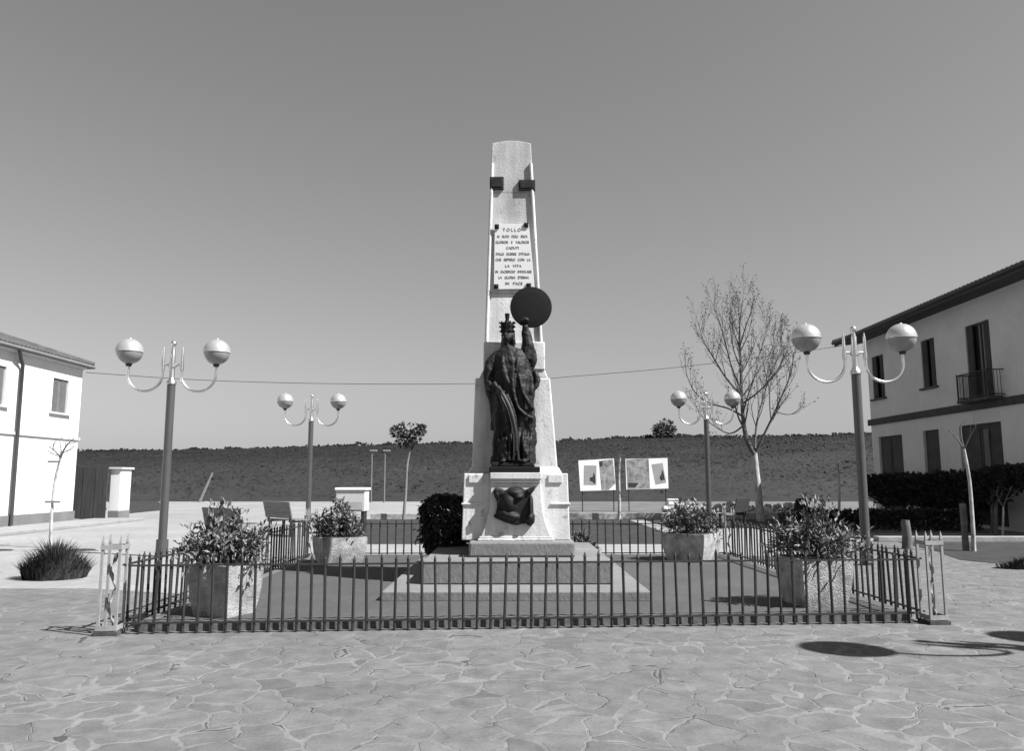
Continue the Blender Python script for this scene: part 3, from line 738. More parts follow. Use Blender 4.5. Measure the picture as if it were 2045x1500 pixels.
# ------------------------------------------------------------------ planters with leafy shrubs
def shrub(parent_name, loc, label, h, w, nstem, rr, leafL=.13, m='leaf', dens=1.0, shift=0):
    t = thing(parent_name, loc, label, 'shrub', 'leafy shrubs growing in the planters')
    sb = MB(); lb = MB()
    for i in range(nstem):
        a = rr.random() * 2 * math.pi; q = rr.random() ** .6
        x0, y0 = math.cos(a) * q * .30, math.sin(a) * q * .25
        tx = shift + math.cos(a) * q * w * (.85 + .3 * rr.random()); ty = math.sin(a) * q * w * .6
        hh = h * (1 - .62 * q * q) * (.42 + .72 * rr.random())
        p0 = Vector((x0, y0, 0)); p2 = Vector((tx, ty, hh)); p1 = Vector((x0 * .6 + tx * .45, y0 * .6 + ty * .45, hh * .55))
        pts = [(1 - s) ** 2 * p0 + 2 * s * (1 - s) * p1 + s * s * p2 for s in [k / 8 for k in range(9)]]
        sb.tube(pts, [.009 * (1 - .6 * k / 8) for k in range(9)], 5)
        for k in range(2, 9):
            d = (pts[min(k + 1, 8)] - pts[k - 1]).normalized()
            for _ in range(int((2 + 2 * rr.random()) * dens) + (3 if k == 8 else 0)):
                az = rr.random() * 2 * math.pi; el = rr.uniform(.0, 1.1)
                ld = Vector((math.cos(az) * math.cos(el), math.sin(az) * math.cos(el), math.sin(el) * .8 + .1)) + d * .45
                off = Vector((rr.gauss(0, .035), rr.gauss(0, .035), rr.gauss(0, .03)))
                L_ = leafL * (.6 + .7 * rr.random())
                lb.leaf(pts[k] + off, ld, Vector((rr.gauss(0, .4), rr.gauss(0, .4), 1)), L_, L_ * .42)
    for i in range(int(nstem * .55)):
        a = 2 * math.pi * rr.random(); q = w * (.75 + .3 * rr.random()); dx, dy = math.cos(a), math.sin(a)
        zt = .10 + .16 * rr.random(); ze = rr.uniform(-.10, .16)
        pts = [Vector((dx * q * f + shift * f, dy * q * .8 * f, zt * math.sin(math.pi * min(1, f * 1.05)) * 1.3 + ze * f * f + .02)) for f in [k / 8 for k in range(9)]]
        sb.tube(pts, [.008 * (1 - .6 * k / 8) for k in range(9)], 5)
        for k in range(2, 9):
            for _ in range(4):
                ld = Vector((dx, dy, -.1)) + Vector((rr.gauss(0, .7), rr.gauss(0, .7), rr.gauss(.25, .5)))
                L_ = leafL * (.6 + .6 * rr.random())
                lb.leaf(pts[k] + Vector((rr.gauss(0, .04), rr.gauss(0, .04), rr.gauss(.02, .03))), ld, Vector((rr.gauss(0, .4), rr.gauss(0, .4), 1)), L_, L_ * .42)
    sb.build('stems', M['stem'], t); lb.build('foliage', M[m], t)
    return t
def planter(loc, rz, w, h, label):
    t = thing('planter', loc, label, 'planter', 'rough concrete planters inside the fence', rz)
    m = MB(); a, bt = w / 2, w / 2 * .80; n = 5
    for k in range(n):                                   # bellied, tapering sides
        f0, f1 = k / n, (k + 1) / n
        def hw(f): return bt + (a - bt) * (1 - (1 - f) ** 2.2)
        m.frustum((-hw(f0), hw(f0), -hw(f0), hw(f0)), (-hw(f1), hw(f1), -hw(f1), hw(f1)), h * f0, h * f1)
    m.build('tub', M['planter'], t)
    m = MB(); m.add([(-a + .04, -a + .04, h + .006), (a - .04, -a + .04, h + .006), (a - .04, a - .04, h + .006), (-a + .04, a - .04, h + .006)], [(0, 1, 2, 3)])
    m.build('soil', M['soil'], t)
    return t
rr = random.Random(21)
pls = [((-3.22, 9.02), -25, .57, .56, 'dark sided concrete planter at the front left fence corner', 'pale leaved sprawling shrub in the front left planter', .60, .50, 42, -.02),
       ((3.66, 9.72), 10, .65, .56, 'pale stained concrete planter at the front right fence corner', 'dense leafy shrub in the front right planter', .62, .58, 52, .06),
       ((-3.12, 14.4), 27, .80, .47, 'bright fronted concrete planter in the far left of the enclosure', 'dark leafy shrub in the far left planter', .56, .44, 38, -.05),
       ((3.36, 14.9), -36, .84, .50, 'shaded concrete planter in the far right of the enclosure', 'dark bushy shrub in the far right planter', .52, .56, 44, -.05)]
for (x, y), rz, w, h, pl, sl, sh, sw, ns, shf in pls:
    planter((x, y, PZ), R(rz), w, h, pl)
    s_ = shrub('shrub', (x, y, PZ + h + .008), sl, sh, sw, ns, rr, (.085 if y < 12 else .10), shift=shf, dens=1.0)

def leafy_mass(name, loc, label, cat, fn, n, L, m, rr, stem=True, group=None, trunk=None):
    """leaves packed in a volume; fn(rr) gives a point and an outward direction"""
    t = thing(name, loc, label, cat, group)
    lb = MB()
    for i in range(n):
        p, d = fn(rr)
        d = d + Vector((rr.gauss(0, .5), rr.gauss(0, .5), rr.gauss(0, .5)))
        l_ = L * (.6 + .8 * rr.random())
        lb.leaf(p, d, Vector((rr.gauss(0, .6), rr.gauss(0, .6), 1)), l_, l_ * .5)
    lb.build('foliage', M[m], t)
    if trunk:
        sb = MB(); sb.tube(*trunk, 7); sb.build('trunk', M['branch'], t)
    return t
def cypress(rr):
    z = rr.random(); a = rr.random() * 2 * math.pi
    prof = (.42 + .62 * min(1, z / .45) ** 1.2) * (1 if z < .62 else max(.02, 1 - ((z - .62) / .40) ** 2.4) ** .5)
    lump = 1 + .55 * noise.noise((math.cos(a) * 1.6 + 4, math.sin(a) * 1.6, z * 3.2)) + .35 * noise.noise((math.cos(a) * 3.6, math.sin(a) * 3.6, z * 9))
    r = .315 * prof * lump * (1 - .35 * rr.random() ** 2 + (.28 * rr.random() if rr.random() < .12 else 0))
    p = Vector((math.cos(a) * r, math.sin(a) * r, .05 + z * 1.22)); return p, Vector((math.cos(a) * .7, math.sin(a) * .7, -.9))
leafy_mass('shrub', (-1.12, 13.0, PZ), 'dark round topped evergreen shrub left of the monument base', 'shrub', cypress, 5200, .085, 'leafdark', random.Random(4), trunk=([(0, 0, 0), (0, 0, .9)], [.05, .02]))
def lowbush(w, h):
    def f(rr):
        a = rr.random() * 2 * math.pi; el = rr.random() * 1.5; q = .5 + .5 * rr.random()
        d = Vector((math.cos(a) * math.cos(el), math.sin(a) * math.cos(el), math.sin(el)))
        return Vector((d.x * w * q, d.y * w * .7 * q, d.z * h * q + .02)), d + Vector((0, 0, .5))
    return f
leafy_mass('shrub', (1.20, 13.9, .10), 'small spiky plant right of the monument base', 'shrub', lowbush(.28, .48), 500, .14, 'leaf', random.Random(8))

# ------------------------------------------------------------------ grass clump and saplings
def blades(name, loc, label, n, w, d, h, rr, cat='grass clump'):
    t = thing(name, loc, label, cat); m = MB()
    for i in range(n):
        a = rr.random() * 2 * math.pi; q = rr.random() ** .7
        p = Vector((math.cos(a) * q * w, math.sin(a) * q * d, 0)); hh = h * (1 - .62 * q) * (.5 + .7 * rr.random())
        le = Vector((math.cos(a) * .4 * q + rr.gauss(0, .25), rr.gauss(0, .25), 0)) * hh
        s = Vector((math.cos(a + 1.3), math.sin(a + 1.3), 0)) * (.010 + .012 * rr.random())
        m.add([p - s, p + s, p + le * .45 + s * .7 + Vector((0, 0, hh * .6)), p + le * .45 - s * .7 + Vector((0, 0, hh * .6)), p + le + Vector((0, 0, hh))], [(0, 1, 2, 3), (3, 2, 4)])
    m.build('blades', M['blade'], t); return t
blades('grass_clump', (-7.45, 13.05, 0), 'dark mound of tall grass round the left sapling', 3400, .47, .42, .60, random.Random(2))
blades('weed_clump', (-8.45, 12.6, 0), 'sparse straggly weeds at the left edge of the grass mound', 90, .25, .2, .5, random.Random(12), 'weeds')
for k, (x, y, w) in enumerate(((9.2, 14.4, .5), (10.2, 14.15, .55), (11.4, 14.1, .5))):
    blades('grass_clump', (x, y, 0), ['low grass tuft at the tip of the right grass bed', 'ragged grass tuft at the edge of the right grass bed', 'grass tuft at the far right of the grass bed'][k], 500, w, .25, .22, random.Random(30 + k))

def grow(pts, r0, r1, br, buds, rr, level, Ysp, up=.6, twig=.5):
    """tube along pts, then side twigs with buds"""
    n = len(pts); br.tube(pts, [r0 + (r1 - r0) * i / (n - 1) for i in range(n)], 6 if level else 9)
    L = sum((pts[i + 1] - pts[i]).length for i in range(n - 1))
    if level >= 3:
        for p in pts[2::2]:
            for _ in range(1):
                d = Vector((rr.gauss(0, 1), rr.gauss(0, 1), rr.gauss(.4, 1)))
                buds.leaf(p + d * .02, d, Vector((rr.gauss(0, 1), rr.gauss(0, 1), 1)), .08 + .06 * rr.random(), .045)
        return
    cnt = max(2, int(L / (.27 if level == 1 else .20)))
    for c in range(cnt):
        t = .22 + .78 * (c + rr.random()) / cnt
        i = min(n - 2, int(t * (n - 1))); f = t * (n - 1) - i; p = pts[i].lerp(pts[i + 1], min(1, max(0, f)))
        d = (pts[i + 1] - pts[i]).normalized()
        side = Vector((rr.gauss(0, 1), rr.gauss(0, 1), rr.gauss(0, .4))); side = (side - d * side.dot(d)).normalized()
        nd = (d * .75 + side * .55 + Vector((0, 0, up * .5))).normalized()
        ln = L * (.30 if level == 1 else .42) * (.6 + .6 * rr.random()) * (1.1 - .5 * t) + .12
        q = [p]; dd = nd
        for k in range(4):
            dd = (dd + Vector((rr.gauss(0, .10), rr.gauss(0, .10), .10))).normalized(); q.append(q[-1] + dd * ln / 4)
        rs = max(.006, (r0 + (r1 - r0) * t) * .5)
        grow(q, rs, .004, br, buds, rr, level + 1 if ln > .45 else 3, Ysp, up)

def px_tree(name, Y, trunk, limbs, rt, label, cat, rr, group=None, spread=1.0, budm='bud', tmat='bark', bmat='branch', bare=False):
    base = at(trunk[0][0], trunk[0][1], Y); loc = Vector((base.x, base.y, 0))
    t = thing(name, loc, label, cat, group)
    tp = [at(u, v, Y) - loc for u, v in trunk]; tp[0] = Vector((tp[0].x, tp[0].y, 0))
    tb = MB(); q = curve_through(tp); tb.tube(q, [rt * (1.15 - .45 * i / (len(q) - 1)) for i in range(len(q))], 10); tb.build('trunk', M[tmat], t)
    br, bd = MB(), MB()
    for pts, r0, dy in limbs:
        P_ = [at(u, v, Y + dy * spread * i / (len(pts) - 1)) - loc for i, (u, v) in enumerate(pts)]
        grow(curve_through(P_), r0, .008, br, bd, rr, 1, Y)
    cr = br.build('branches', M[bmat], t)
    if not bare: bd.build('buds', M[budm], cr)
    return t
limbs = [([(1507, 908), (1492, 880), (1485, 845), (1482, 800), (1479, 720), (1477, 680), (1478, 645), (1484, 592)], .105, .1),
         ([(1507, 908), (1522, 876), (1548, 822), (1566, 780), (1580, 745), (1585, 705)], .055, -.8),
         ([(1508, 900), (1509, 865), (1514, 832), (1526, 790), (1537, 750), (1546, 700), (1543, 650)], .045, 1.4),
         ([(1483, 806), (1508, 788), (1535, 762), (1560, 725), (1566, 690)], .04, -1.6),
         ([(1481, 790), (1450, 755), (1425, 715), (1405, 680), (1393, 640)], .045, 1.0),
         ([(1480, 778), (1462, 735), (1450, 690), (1436, 640), (1422, 605)], .04, -1.2),
         ([(1484, 832), (1455, 816), (1420, 806), (1390, 786), (1372, 750), (1369, 722)], .04, -.6),
         ([(1485, 850), (1458, 866), (1425, 850), (1398, 826), (1380, 790)], .035, 1.6),
         ([(1480, 770), (1497, 740), (1515, 712), (1528, 670), (1530, 640)], .035, 1.5),
         ([(1479, 735), (1466, 700), (1458, 650), (1459, 610)], .03, .8),
         ([(1478, 690), (1490, 650), (1502, 615), (1504, 590)], .028, -.8),
         ([(1549, 822), (1575, 828), (1600, 818), (1618, 806)], .025, .4),
         ([(1540, 838), (1537, 790), (1545, 740), (1560, 690), (1562, 655)], .03, 1.2)]
px_tree('budding_tree', 30.0, [(1520, 1043), (1514, 985), (1510, 940), (1507, 905)], limbs, .14, 'bare budding tree with pale trunk standing in the lawn on the right', 'tree', random.Random(11))

def sapling(name, Y, trunk, limbs, rt, label, rr, stakes=None, **k):
    t = px_tree(name, Y, trunk, limbs, rt, label, 'sapling', rr, 'young saplings around the square', **k)
    return t
s1 = sapling('sapling', 18.6, [(101, 1096), (103, 1030), (110, 960), (121, 915)],
        [([(121, 915), (112, 903), (98, 892)], .024, .2), ([(121, 915), (128, 898), (138, 885), (148, 876)], .026, -.2), ([(121, 913), (122, 898), (119, 884)], .02, .1), ([(124, 905), (136, 900), (150, 890)], .02, .3),
         ([(116, 908), (106, 896), (108, 884)], .016, -.2), ([(130, 896), (131, 886), (128, 878)], .016, .2), ([(138, 886), (150, 884), (156, 880)], .014, .2), ([(118, 910), (104, 906), (96, 900)], .014, .3)],
        .035, 'thin leafless sapling with crossbars in front of the left house', random.Random(15), bmat='stake', bare=True)
for v, x0, x1 in ((923, 98, 123), (1003, 93, 123)):
    p, q = at(x0, v, 18.6), at(x1, v, 18.6)
    m = MB(); m.box(p.x, q.x, 18.53, 18.56, p.z - .02, p.z + .03); o = m.build('crossbar', M['stake'], s1); o.location = -s1.location
s2 = sapling('sapling', 17.7, [(1945, 1103), (1942, 1040), (1936, 960), (1925, 897)],
        [([(1925, 897), (1908, 872), (1893, 858)], .02, .2), ([(1925, 897), (1938, 870), (1950, 850)], .02, -.2), ([(1925, 897), (1920, 870), (1919, 848)], .016, .2)],
        .042, 'slender pale trunked sapling in the right grass bed before the house', random.Random(16), bare=True)
m = MB(); p = at(1932, 1103, 17.75); m.box(p.x - .05, p.x + .05, 17.75, 17.85, 0, 1.05); o = m.build('stake', M['branch'], s2); o.location = -s2.location
px_tree('sapling', 31.0, [(1237, 1040), (1237, 1000), (1236, 950), (1238, 915)], [([(1238, 915), (1237, 905), (1236, 900)], .02, .1), ([(1238, 918), (1243, 908), (1244, 902)], .015, .1)], .06, 'straight cut back trunk standing between the two poster boards', 'sapling', random.Random(17), 'young saplings around the square')
px_tree('sapling', 26.0, [(1675, 1060), (1676, 1000), (1675, 945)], [([(1675, 945), (1674, 935), (1672, 928)], .018, .1)], .045, 'thin bare sapling stem between right bench and right house', 'sapling', random.Random(18), 'young saplings around the square')
t = px_tree('pollard_tree', 31.0, [(806, 1038), (810, 985), (813, 930), (820, 895)], [([(820, 895), (808, 880), (800, 870)], .03, .2), ([(820, 895), (828, 878), (834, 866)], .03, -.2)], .055, 'slender pollarded tree with tufted leafy top left of the monument', 'tree', random.Random(19), tmat='stake')
lb = MB(); rr = random.Random(20)
for (u, v, r_) in ((797, 866, .30), (806, 861, .3), (812, 874, .32), (804, 878, .25), (826, 872, .25), (834, 862, .26), (841, 858, .15), (790, 860, .15), (818, 884, .2)):
    c = at(u, v, 31) - t.location
    for i in range(55):
        d = Vector((rr.gauss(0, 1), rr.gauss(0, 1), rr.gauss(0, 1))).normalized()
        lb.leaf(c + d * r_ * rr.random() ** .4, d, Vector((rr.gauss(0, 1), rr.gauss(0, 1), 1)), .16, .09)
lb.build('foliage', M['leafdark'], t)
# lone tree on the ridge
c = at(1327, 866, 138)
def crown(rr):
    d = Vector((rr.gauss(0, 1), rr.gauss(0, 1), rr.gauss(0, .8))).normalized(); q = rr.random() ** .4
    l = 1 + .4 * noise.noise((d.x * 2, d.y * 2, d.z * 2))
    return Vector((d.x * 1.9 * q * l, d.y * 1.7 * q * l, 1.0 + d.z * 1.7 * q * l)), d
leafy_mass('ridge_tree', (c.x, 138, c.z - .6), 'lone round bushy tree on the hill ridge', 'tree', crown, 1300, .5, 'bud', random.Random(22), trunk=([(0, 0, -1.5), (0, 0, 1)], [.2, .1]))

# ------------------------------------------------------------------ left house
XL = -16.15
hl = thing('pale_house', (XL - 5, 20, 0), 'sunlit white two storey house with tiled hip roof on the left', 'house')
def hp_(b, name, m, parent=None, bevel=0):
    o = b.build(name, m, parent or hl, bevel)
    if parent is None: o.location = -hl.location
    return o
YE = 29.12
W0, WZ = -26.5, 5.76
wins = [(24.05 - .0, 24.98 - .2, 3.92, 5.16), (27.30, 28.28, 3.94, 5.15), (20.6, 21.6, 3.94, 5.15)]
wins[0] = (23.75, 24.74, 3.92, 5.16)
def wall_with_holes(b, X, y0, y1, z0, z1, holes, depth):
    """wall face at plane X (facing sign of depth) with rectangular holes and reveals"""
    ysx = sorted({y0, y1} | {h[0] for h in holes} | {h[1] for h in holes}); zsx = sorted({z0, z1} | {h[2] for h in holes} | {h[3] for h in holes})
    for a0, a1 in zip(ysx, ysx[1:]):
        for c0, c1 in zip(zsx, zsx[1:]):
            ym, zm = (a0 + a1) / 2, (c0 + c1) / 2
            if any(h[0] < ym < h[1] and h[2] < zm < h[3] for h in holes): continue
            f = [(X, a0, c0), (X, a1, c0), (X, a1, c1), (X, a0, c1)]
            b.add(f if depth > 0 else f[::-1], [(0, 1, 2, 3)])
    for h in holes:
        x1 = X - depth
        b.add([(X, h[0], h[2]), (X, h[1], h[2]), (X, h[1], h[3]), (X, h[0], h[3]), (x1, h[0], h[2]), (x1, h[1], h[2]), (x1, h[1], h[3]), (x1, h[0], h[3])],
              [(0, 1, 5, 4), (1, 2, 6, 5), (2, 3, 7, 6), (3, 0, 4, 7)])
b = MB(); wall_with_holes(b, XL, 8, YE, 0, WZ, wins, .14)
b.add([(XL, YE, 0), (W0, YE, 0), (W0, YE, WZ), (XL, YE, WZ)], [(0, 1, 2, 3)])
b.add([(XL, 8, 0), (W0, 8, 0), (W0, 8, WZ), (XL, 8, WZ)], [(3, 2, 1, 0)])
b.add([(W0, 8, 0), (W0, YE, 0), (W0, YE, WZ), (W0, 8, WZ)], [(3, 2, 1, 0)])
hp_(b, 'wall', M['houseL'])
b = MB(); b.box(XL, XL + .05, 8, YE + .05, .02, .44); b.box(XL - 6, XL, YE, YE + .05, .02, .44); hp_(b, 'plinth', M['plinth'])
b = MB(); b.box(XL, XL + .06, 8, YE + .06, 3.02, 3.12); b.box(XL - 6, XL, YE, YE + .06, 3.02, 3.12); hp_(b, 'string_course', M['band'], bevel=.01)
for w in wins:
    b = MB(); x = XL - .10
    b.box(x, x + .03, w[0] + .02, (w[0] + w[1]) / 2 - .006, w[2] + .01, w[3] - .01); b.box(x, x + .03, (w[0] + w[1]) / 2 + .006, w[1] - .02, w[2] + .01, w[3] - .01)
    k = int((w[3] - w[2]) / .06)
    for i in range(k):
        z = w[2] + .08 + (w[3] - w[2] - .16) * i / (k - 1)
        for a0, a1 in ((w[0] + .07, (w[0] + w[1]) / 2 - .05), ((w[0] + w[1]) / 2 + .05, w[1] - .07)): b.box(x + .03, x + .045, a0, a1, z - .018, z + .012)
    wo = hp_(b, 'window', M['shutter'])
    b = MB(); b.box(XL - .02, XL + .10, w[0] - .14, w[1] + .14, w[2] - .065, w[2]); b.build('sill', M['sill'], wo, bevel=.008)
# eaves: coved soffit, gutter, roof
ov = .26; ER = XL + ov; YR_ = YE + ov
b = MB()
def cove(z0=WZ - .10, z1=5.79):
    ring0 = [(XL + .02, 8 - .02), (XL + .02, YE + .02), (W0 - .02, YE + .02)]; ring1 = [(ER - .03, 8 - ov), (ER - .03, YR_ - .03), (W0 - ov, YR_ - .03)]
    k = 6; prev = None
    for i in range(k + 1):
        t = i / k; s = t; zz = z0 + (z1 - z0) * (t ** .55)
        cur = [(a[0] + (c[0] - a[0]) * s, a[1] + (c[1] - a[1]) * s, zz) for a, c in zip(ring0, ring1)]
        if prev: b.add(prev + cur, [(0, 1, 4, 3), (1, 2, 5, 4)], True)
        prev = cur
cove(); hp_(b, 'cornice', M['soffit'])
b = MB(); g0 = [(ER + .02, y, 5.80) for y in (7.2, 15, 22, YR_)]; b.tube(g0, .06, 8); b.tube([(ER + .02, YR_ + .02, 5.80), (W0, YR_ + .02, 5.80)], .06, 8); hp_(b, 'gutter', M['shutter'])
# hip roof with rows of barrel tiles
rf = MB(); pitch = .34; xm = (W0 + XL) / 2; half = ER - xm; zE = 5.85; zr = zE + half * pitch
rf.add([(ER, 7.15, zE), (ER, YR_, zE), (xm, YR_ - half, zr), (xm, 7.15 + half, zr), (2 * xm - ER, YR_, zE), (2 * xm - ER, 7.15, zE)], [(0, 1, 2, 3), (1, 4, 2), (4, 5, 3, 2), (5, 0, 3)])
rf.box(xm, ER - .01, 7.16, YR_ - .01, zE - .10, zE - .004)
for k in range(int((YR_ - 7.15) / .21)):
    y = 7.25 + k * .21; run = min(half, YR_ - y, y - 7.15)
    if run < .15: continue
    prv = [(ER + .04 - s, y, zE + .01 + s * pitch) for s in (0, run)]
    rf.tube(prv, .065, 6)
for k in range(int(half * 2 / .21)):
    x = ER - .1 - k * .21; run = min(half, ER - x, x - (2 * xm - ER))
    if run < .15: continue
    rf.tube([(x, YR_ + .04 - s, zE + .01 + s * pitch) for s in (0, run)], .065, 6)
rf.tube([(ER, YR_, zE + .05), (xm, YR_ - half, zr + .05)], .11, 8); rf.tube([(xm, YR_ - half, zr + .05), (xm, 7.15 + half, zr + .05)], .11, 8)
hp_(rf, 'roof', M['tiles'])
b = MB(); b.tube([(XL + .27, 24.85, 5.78), (XL + .25, 24.9, 5.70), (XL + .14, 25.2, 5.45), (XL + .11, 25.35, 5.3), (XL + .11, 25.38, 2.5), (XL + .12, 25.4, .12)], .055, 10); hp_(b, 'downpipe', M['pipe'])

# gate and pillar beside the left house
t = thing('gate_pillar', (at(227, 1038, 31).x, 31, 0), 'square white sided gate pillar with flat cap beside the left house', 'pillar')
px0, px1 = at(218, 1000, 31).x - t.location.x, at(238, 1000, 31).x - t.location.x
b = MB(); b.box(px0, px1, 0, .86, .36, 1.98); b.build('shaft', M['houseL'], t, bevel=.01)
b = MB(); b.box(px0 - .015, px1 + .015, -.015, .875, 0, .36); b.build('foot', M['plinth'], t, bevel=.01)
b = MB(); b.box(px0 - .06, px1 + .08, -.08, .94, 1.98, 2.06); b.build('cap', M['band'], t, bevel=.01)
gx0, gx1 = at(138, 1000, 30.6).x, at(212, 1000, 30.6).x
t = thing('plank_gate', ((gx0 + gx1) / 2, 30.6, 0), 'dark wooden plank gate between left house and pillar', 'gate')
rr = random.Random(9); w = gx1 - gx0; n = 9; b = MB()
for k in range(n):
    x = -w / 2 + w * k / n; b.box(x + .005, x + w / n - .005, -.012 * rr.random(), .03, .08, 2.05 + .05 * rr.random())
b.build('planks', M['wood'], t)
for z in (.4, 1.7):
    b = MB(); b.box(-w / 2, w / 2, .03, .07, z, z + .1); b.build('rail', M['wood'], t)

# ------------------------------------------------------------------ right house
XR = 15.5
hr = thing('shaded_house', (XR + 5, 27, 0), 'cream two storey house in shade with dark eaves and balcony on the right', 'house')
def hq(b, name, m, parent=None, bevel=0):
    o = b.build(name, m, parent or hr, bevel)
    if parent is None: o.location = -hr.location
    return o
Y0, Y1, WZ = 20.0, 33.7, 7.66
holes = [(32.25, 33.30, 4.98, 6.80), (28.28, 29.22, 4.98, 6.78), (24.95, 26.30, 4.20, 6.77), (31.1, 33.1, .35, 3.36), (28.40, 29.50, .35, 3.40), (24.75, 27.1, .1, 3.42), (21.0, 21.9, 4.98, 6.78)]
b = MB()
def rev(b):  # faces -X
    wall_with_holes(b, XR, Y0, Y1, 0, WZ, holes, -.18)
rev(b)
b.add([(XR, Y1, 0), (XR + 11, Y1, 0), (XR + 11, Y1, WZ), (XR, Y1, WZ)], [(3, 2, 1, 0)]); b.add([(XR, Y0, 0), (XR + 11, Y0, 0), (XR + 11, Y0, WZ), (XR, Y0, WZ)], [(0, 1, 2, 3)])
b.add([(XR + 11, Y0, 0), (XR + 11, Y1, 0), (XR + 11, Y1, WZ), (XR + 11, Y0, WZ)], [(0, 1, 2, 3)])
hq(b, 'wall', M['houseR'])
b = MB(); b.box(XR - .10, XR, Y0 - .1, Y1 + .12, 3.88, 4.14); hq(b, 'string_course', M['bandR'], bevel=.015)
for i, w in enumerate(holes):
    ym = (w[0] + w[1]) / 2
    if i in (0, 1, 2, 6):
        b = MB(); x = XR + .12
        for a0, a1, z0, z1 in ((w[0], w[0] + .05, w[2], w[3]), (w[1] - .05, w[1], w[2], w[3]), (ym - .03, ym + .03, w[2] + .05, w[3] - .05), (w[0] + .05, w[1] - .05, w[2], w[2] + .05), (w[0] + .05, w[1] - .05, w[3] - .05, w[3])):
            b.box(x, x + .05, a0, a1, z0, z1)
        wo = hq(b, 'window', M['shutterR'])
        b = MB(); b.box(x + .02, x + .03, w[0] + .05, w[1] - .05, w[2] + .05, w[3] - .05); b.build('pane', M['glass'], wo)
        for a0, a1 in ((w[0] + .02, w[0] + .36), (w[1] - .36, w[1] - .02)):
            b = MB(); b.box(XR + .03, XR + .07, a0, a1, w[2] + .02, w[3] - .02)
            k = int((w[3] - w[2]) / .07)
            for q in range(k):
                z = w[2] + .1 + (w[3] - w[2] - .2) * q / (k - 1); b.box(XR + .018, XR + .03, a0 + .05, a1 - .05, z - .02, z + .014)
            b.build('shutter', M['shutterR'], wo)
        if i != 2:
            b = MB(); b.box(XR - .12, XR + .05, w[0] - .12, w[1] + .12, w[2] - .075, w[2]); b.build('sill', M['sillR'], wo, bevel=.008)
    else:
        b = MB(); x = XR + .10
        leaves = 2 if i != 4 else 1
        for q in range(leaves):
            a0 = w[0] + (w[1] - w[0]) * q / leaves + .01; a1 = w[0] + (w[1] - w[0]) * (q + 1) / leaves - .01
            b.box(x, x + .05, a0, a1, w[2], w[3])
            for z0, z1 in ((w[2] + .15, w[2] + 1.1), (w[2] + 1.25, w[3] - .15)):
                b.box(x - .02, x, a0 + .12, a1 - .12, z0, z1)
        do = hq(b, 'door', M['shutterR'])
        b = MB(); b.tube([(x - .05, ym + .08, w[2] + 1.0), (x - .05, ym + .08, w[2] + 1.16)], .015, 6); b.build('handle', M['silver'], do)
        if i == 5:
            b = MB(); b.box(x - .06, x - .03, ym - .42, ym - .14, w[2] + .9, w[3] - .2); b.build('curtain', mat('grey_door_curtain', .12, .9, .5, 4, stretch=(1, 6, .3)), do)
# balcony
b = MB(); b.box(XR - .55, XR - .10, 24.35, 26.15, 4.10, 4.20); bal = hq(b, 'balcony', M['bandR'], bevel=.01)
b = MB(); xx = XR - .52
for z in (4.26, 5.04):
    b.box(xx - .015, xx + .015, 24.4, 26.1, z - .015, z + .015)
    for y in (24.4, 26.1): b.box(xx + .015, XR, y - .015, y + .015, z - .015, z + .015)
for k in range(25): b.tube([(xx, 24.45 + 1.6 * k / 24, 4.2), (xx, 24.45 + 1.6 * k / 24, 5.03)], .009, 5)
for y in (24.4, 26.1):
    b.tube([(xx, y, 4.2), (xx, y, 5.08)], .022, 6)
    for k in range(1, 5): b.tube([(xx + .1 * k, y, 4.2), (xx + .1 * k, y, 5.03)], .009, 5)
b.build('railing', M['iron'], bal)
# eaves and roof
ov = 1.02; ex = XR - ov; ye = Y1 + ov
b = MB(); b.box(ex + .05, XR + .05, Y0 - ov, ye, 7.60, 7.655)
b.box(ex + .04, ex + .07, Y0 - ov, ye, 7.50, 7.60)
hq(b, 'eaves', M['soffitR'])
b = MB(); b.tube([(ex - .02, Y0 - ov, 7.66), (ex - .02, ye, 7.66)], .075, 8); hq(b, 'gutter', M['pipe'])
rf = MB(); p_ = .30; xm = XR + 5.5; half = xm - ex; zE = 7.66; zr = zE + half * p_
yn, yf = Y0 - ov, ye
rf.add([(ex, yn, zE), (ex, yf, zE), (xm, yf - half, zr), (xm, yn + half, zr), (2 * xm - ex, yf, zE), (2 * xm - ex, yn, zE)], [(3, 2, 1, 0), (2, 4, 1), (2, 3, 5, 4), (3, 0, 5)])
for k in range(int((yf - yn) / .22)):
    y = yn + .1 + k * .22; run = min(half, yf - y, y - yn)
    if run > .15: rf.tube([(ex - .05 + s, y, zE + .02 + s * p_) for s in (0, run)], .07, 6)
rf.tube([(ex, yf, zE + .06), (xm, yf - half, zr + .06)], .11, 8)
hq(rf, 'roof', M['tilesR'])

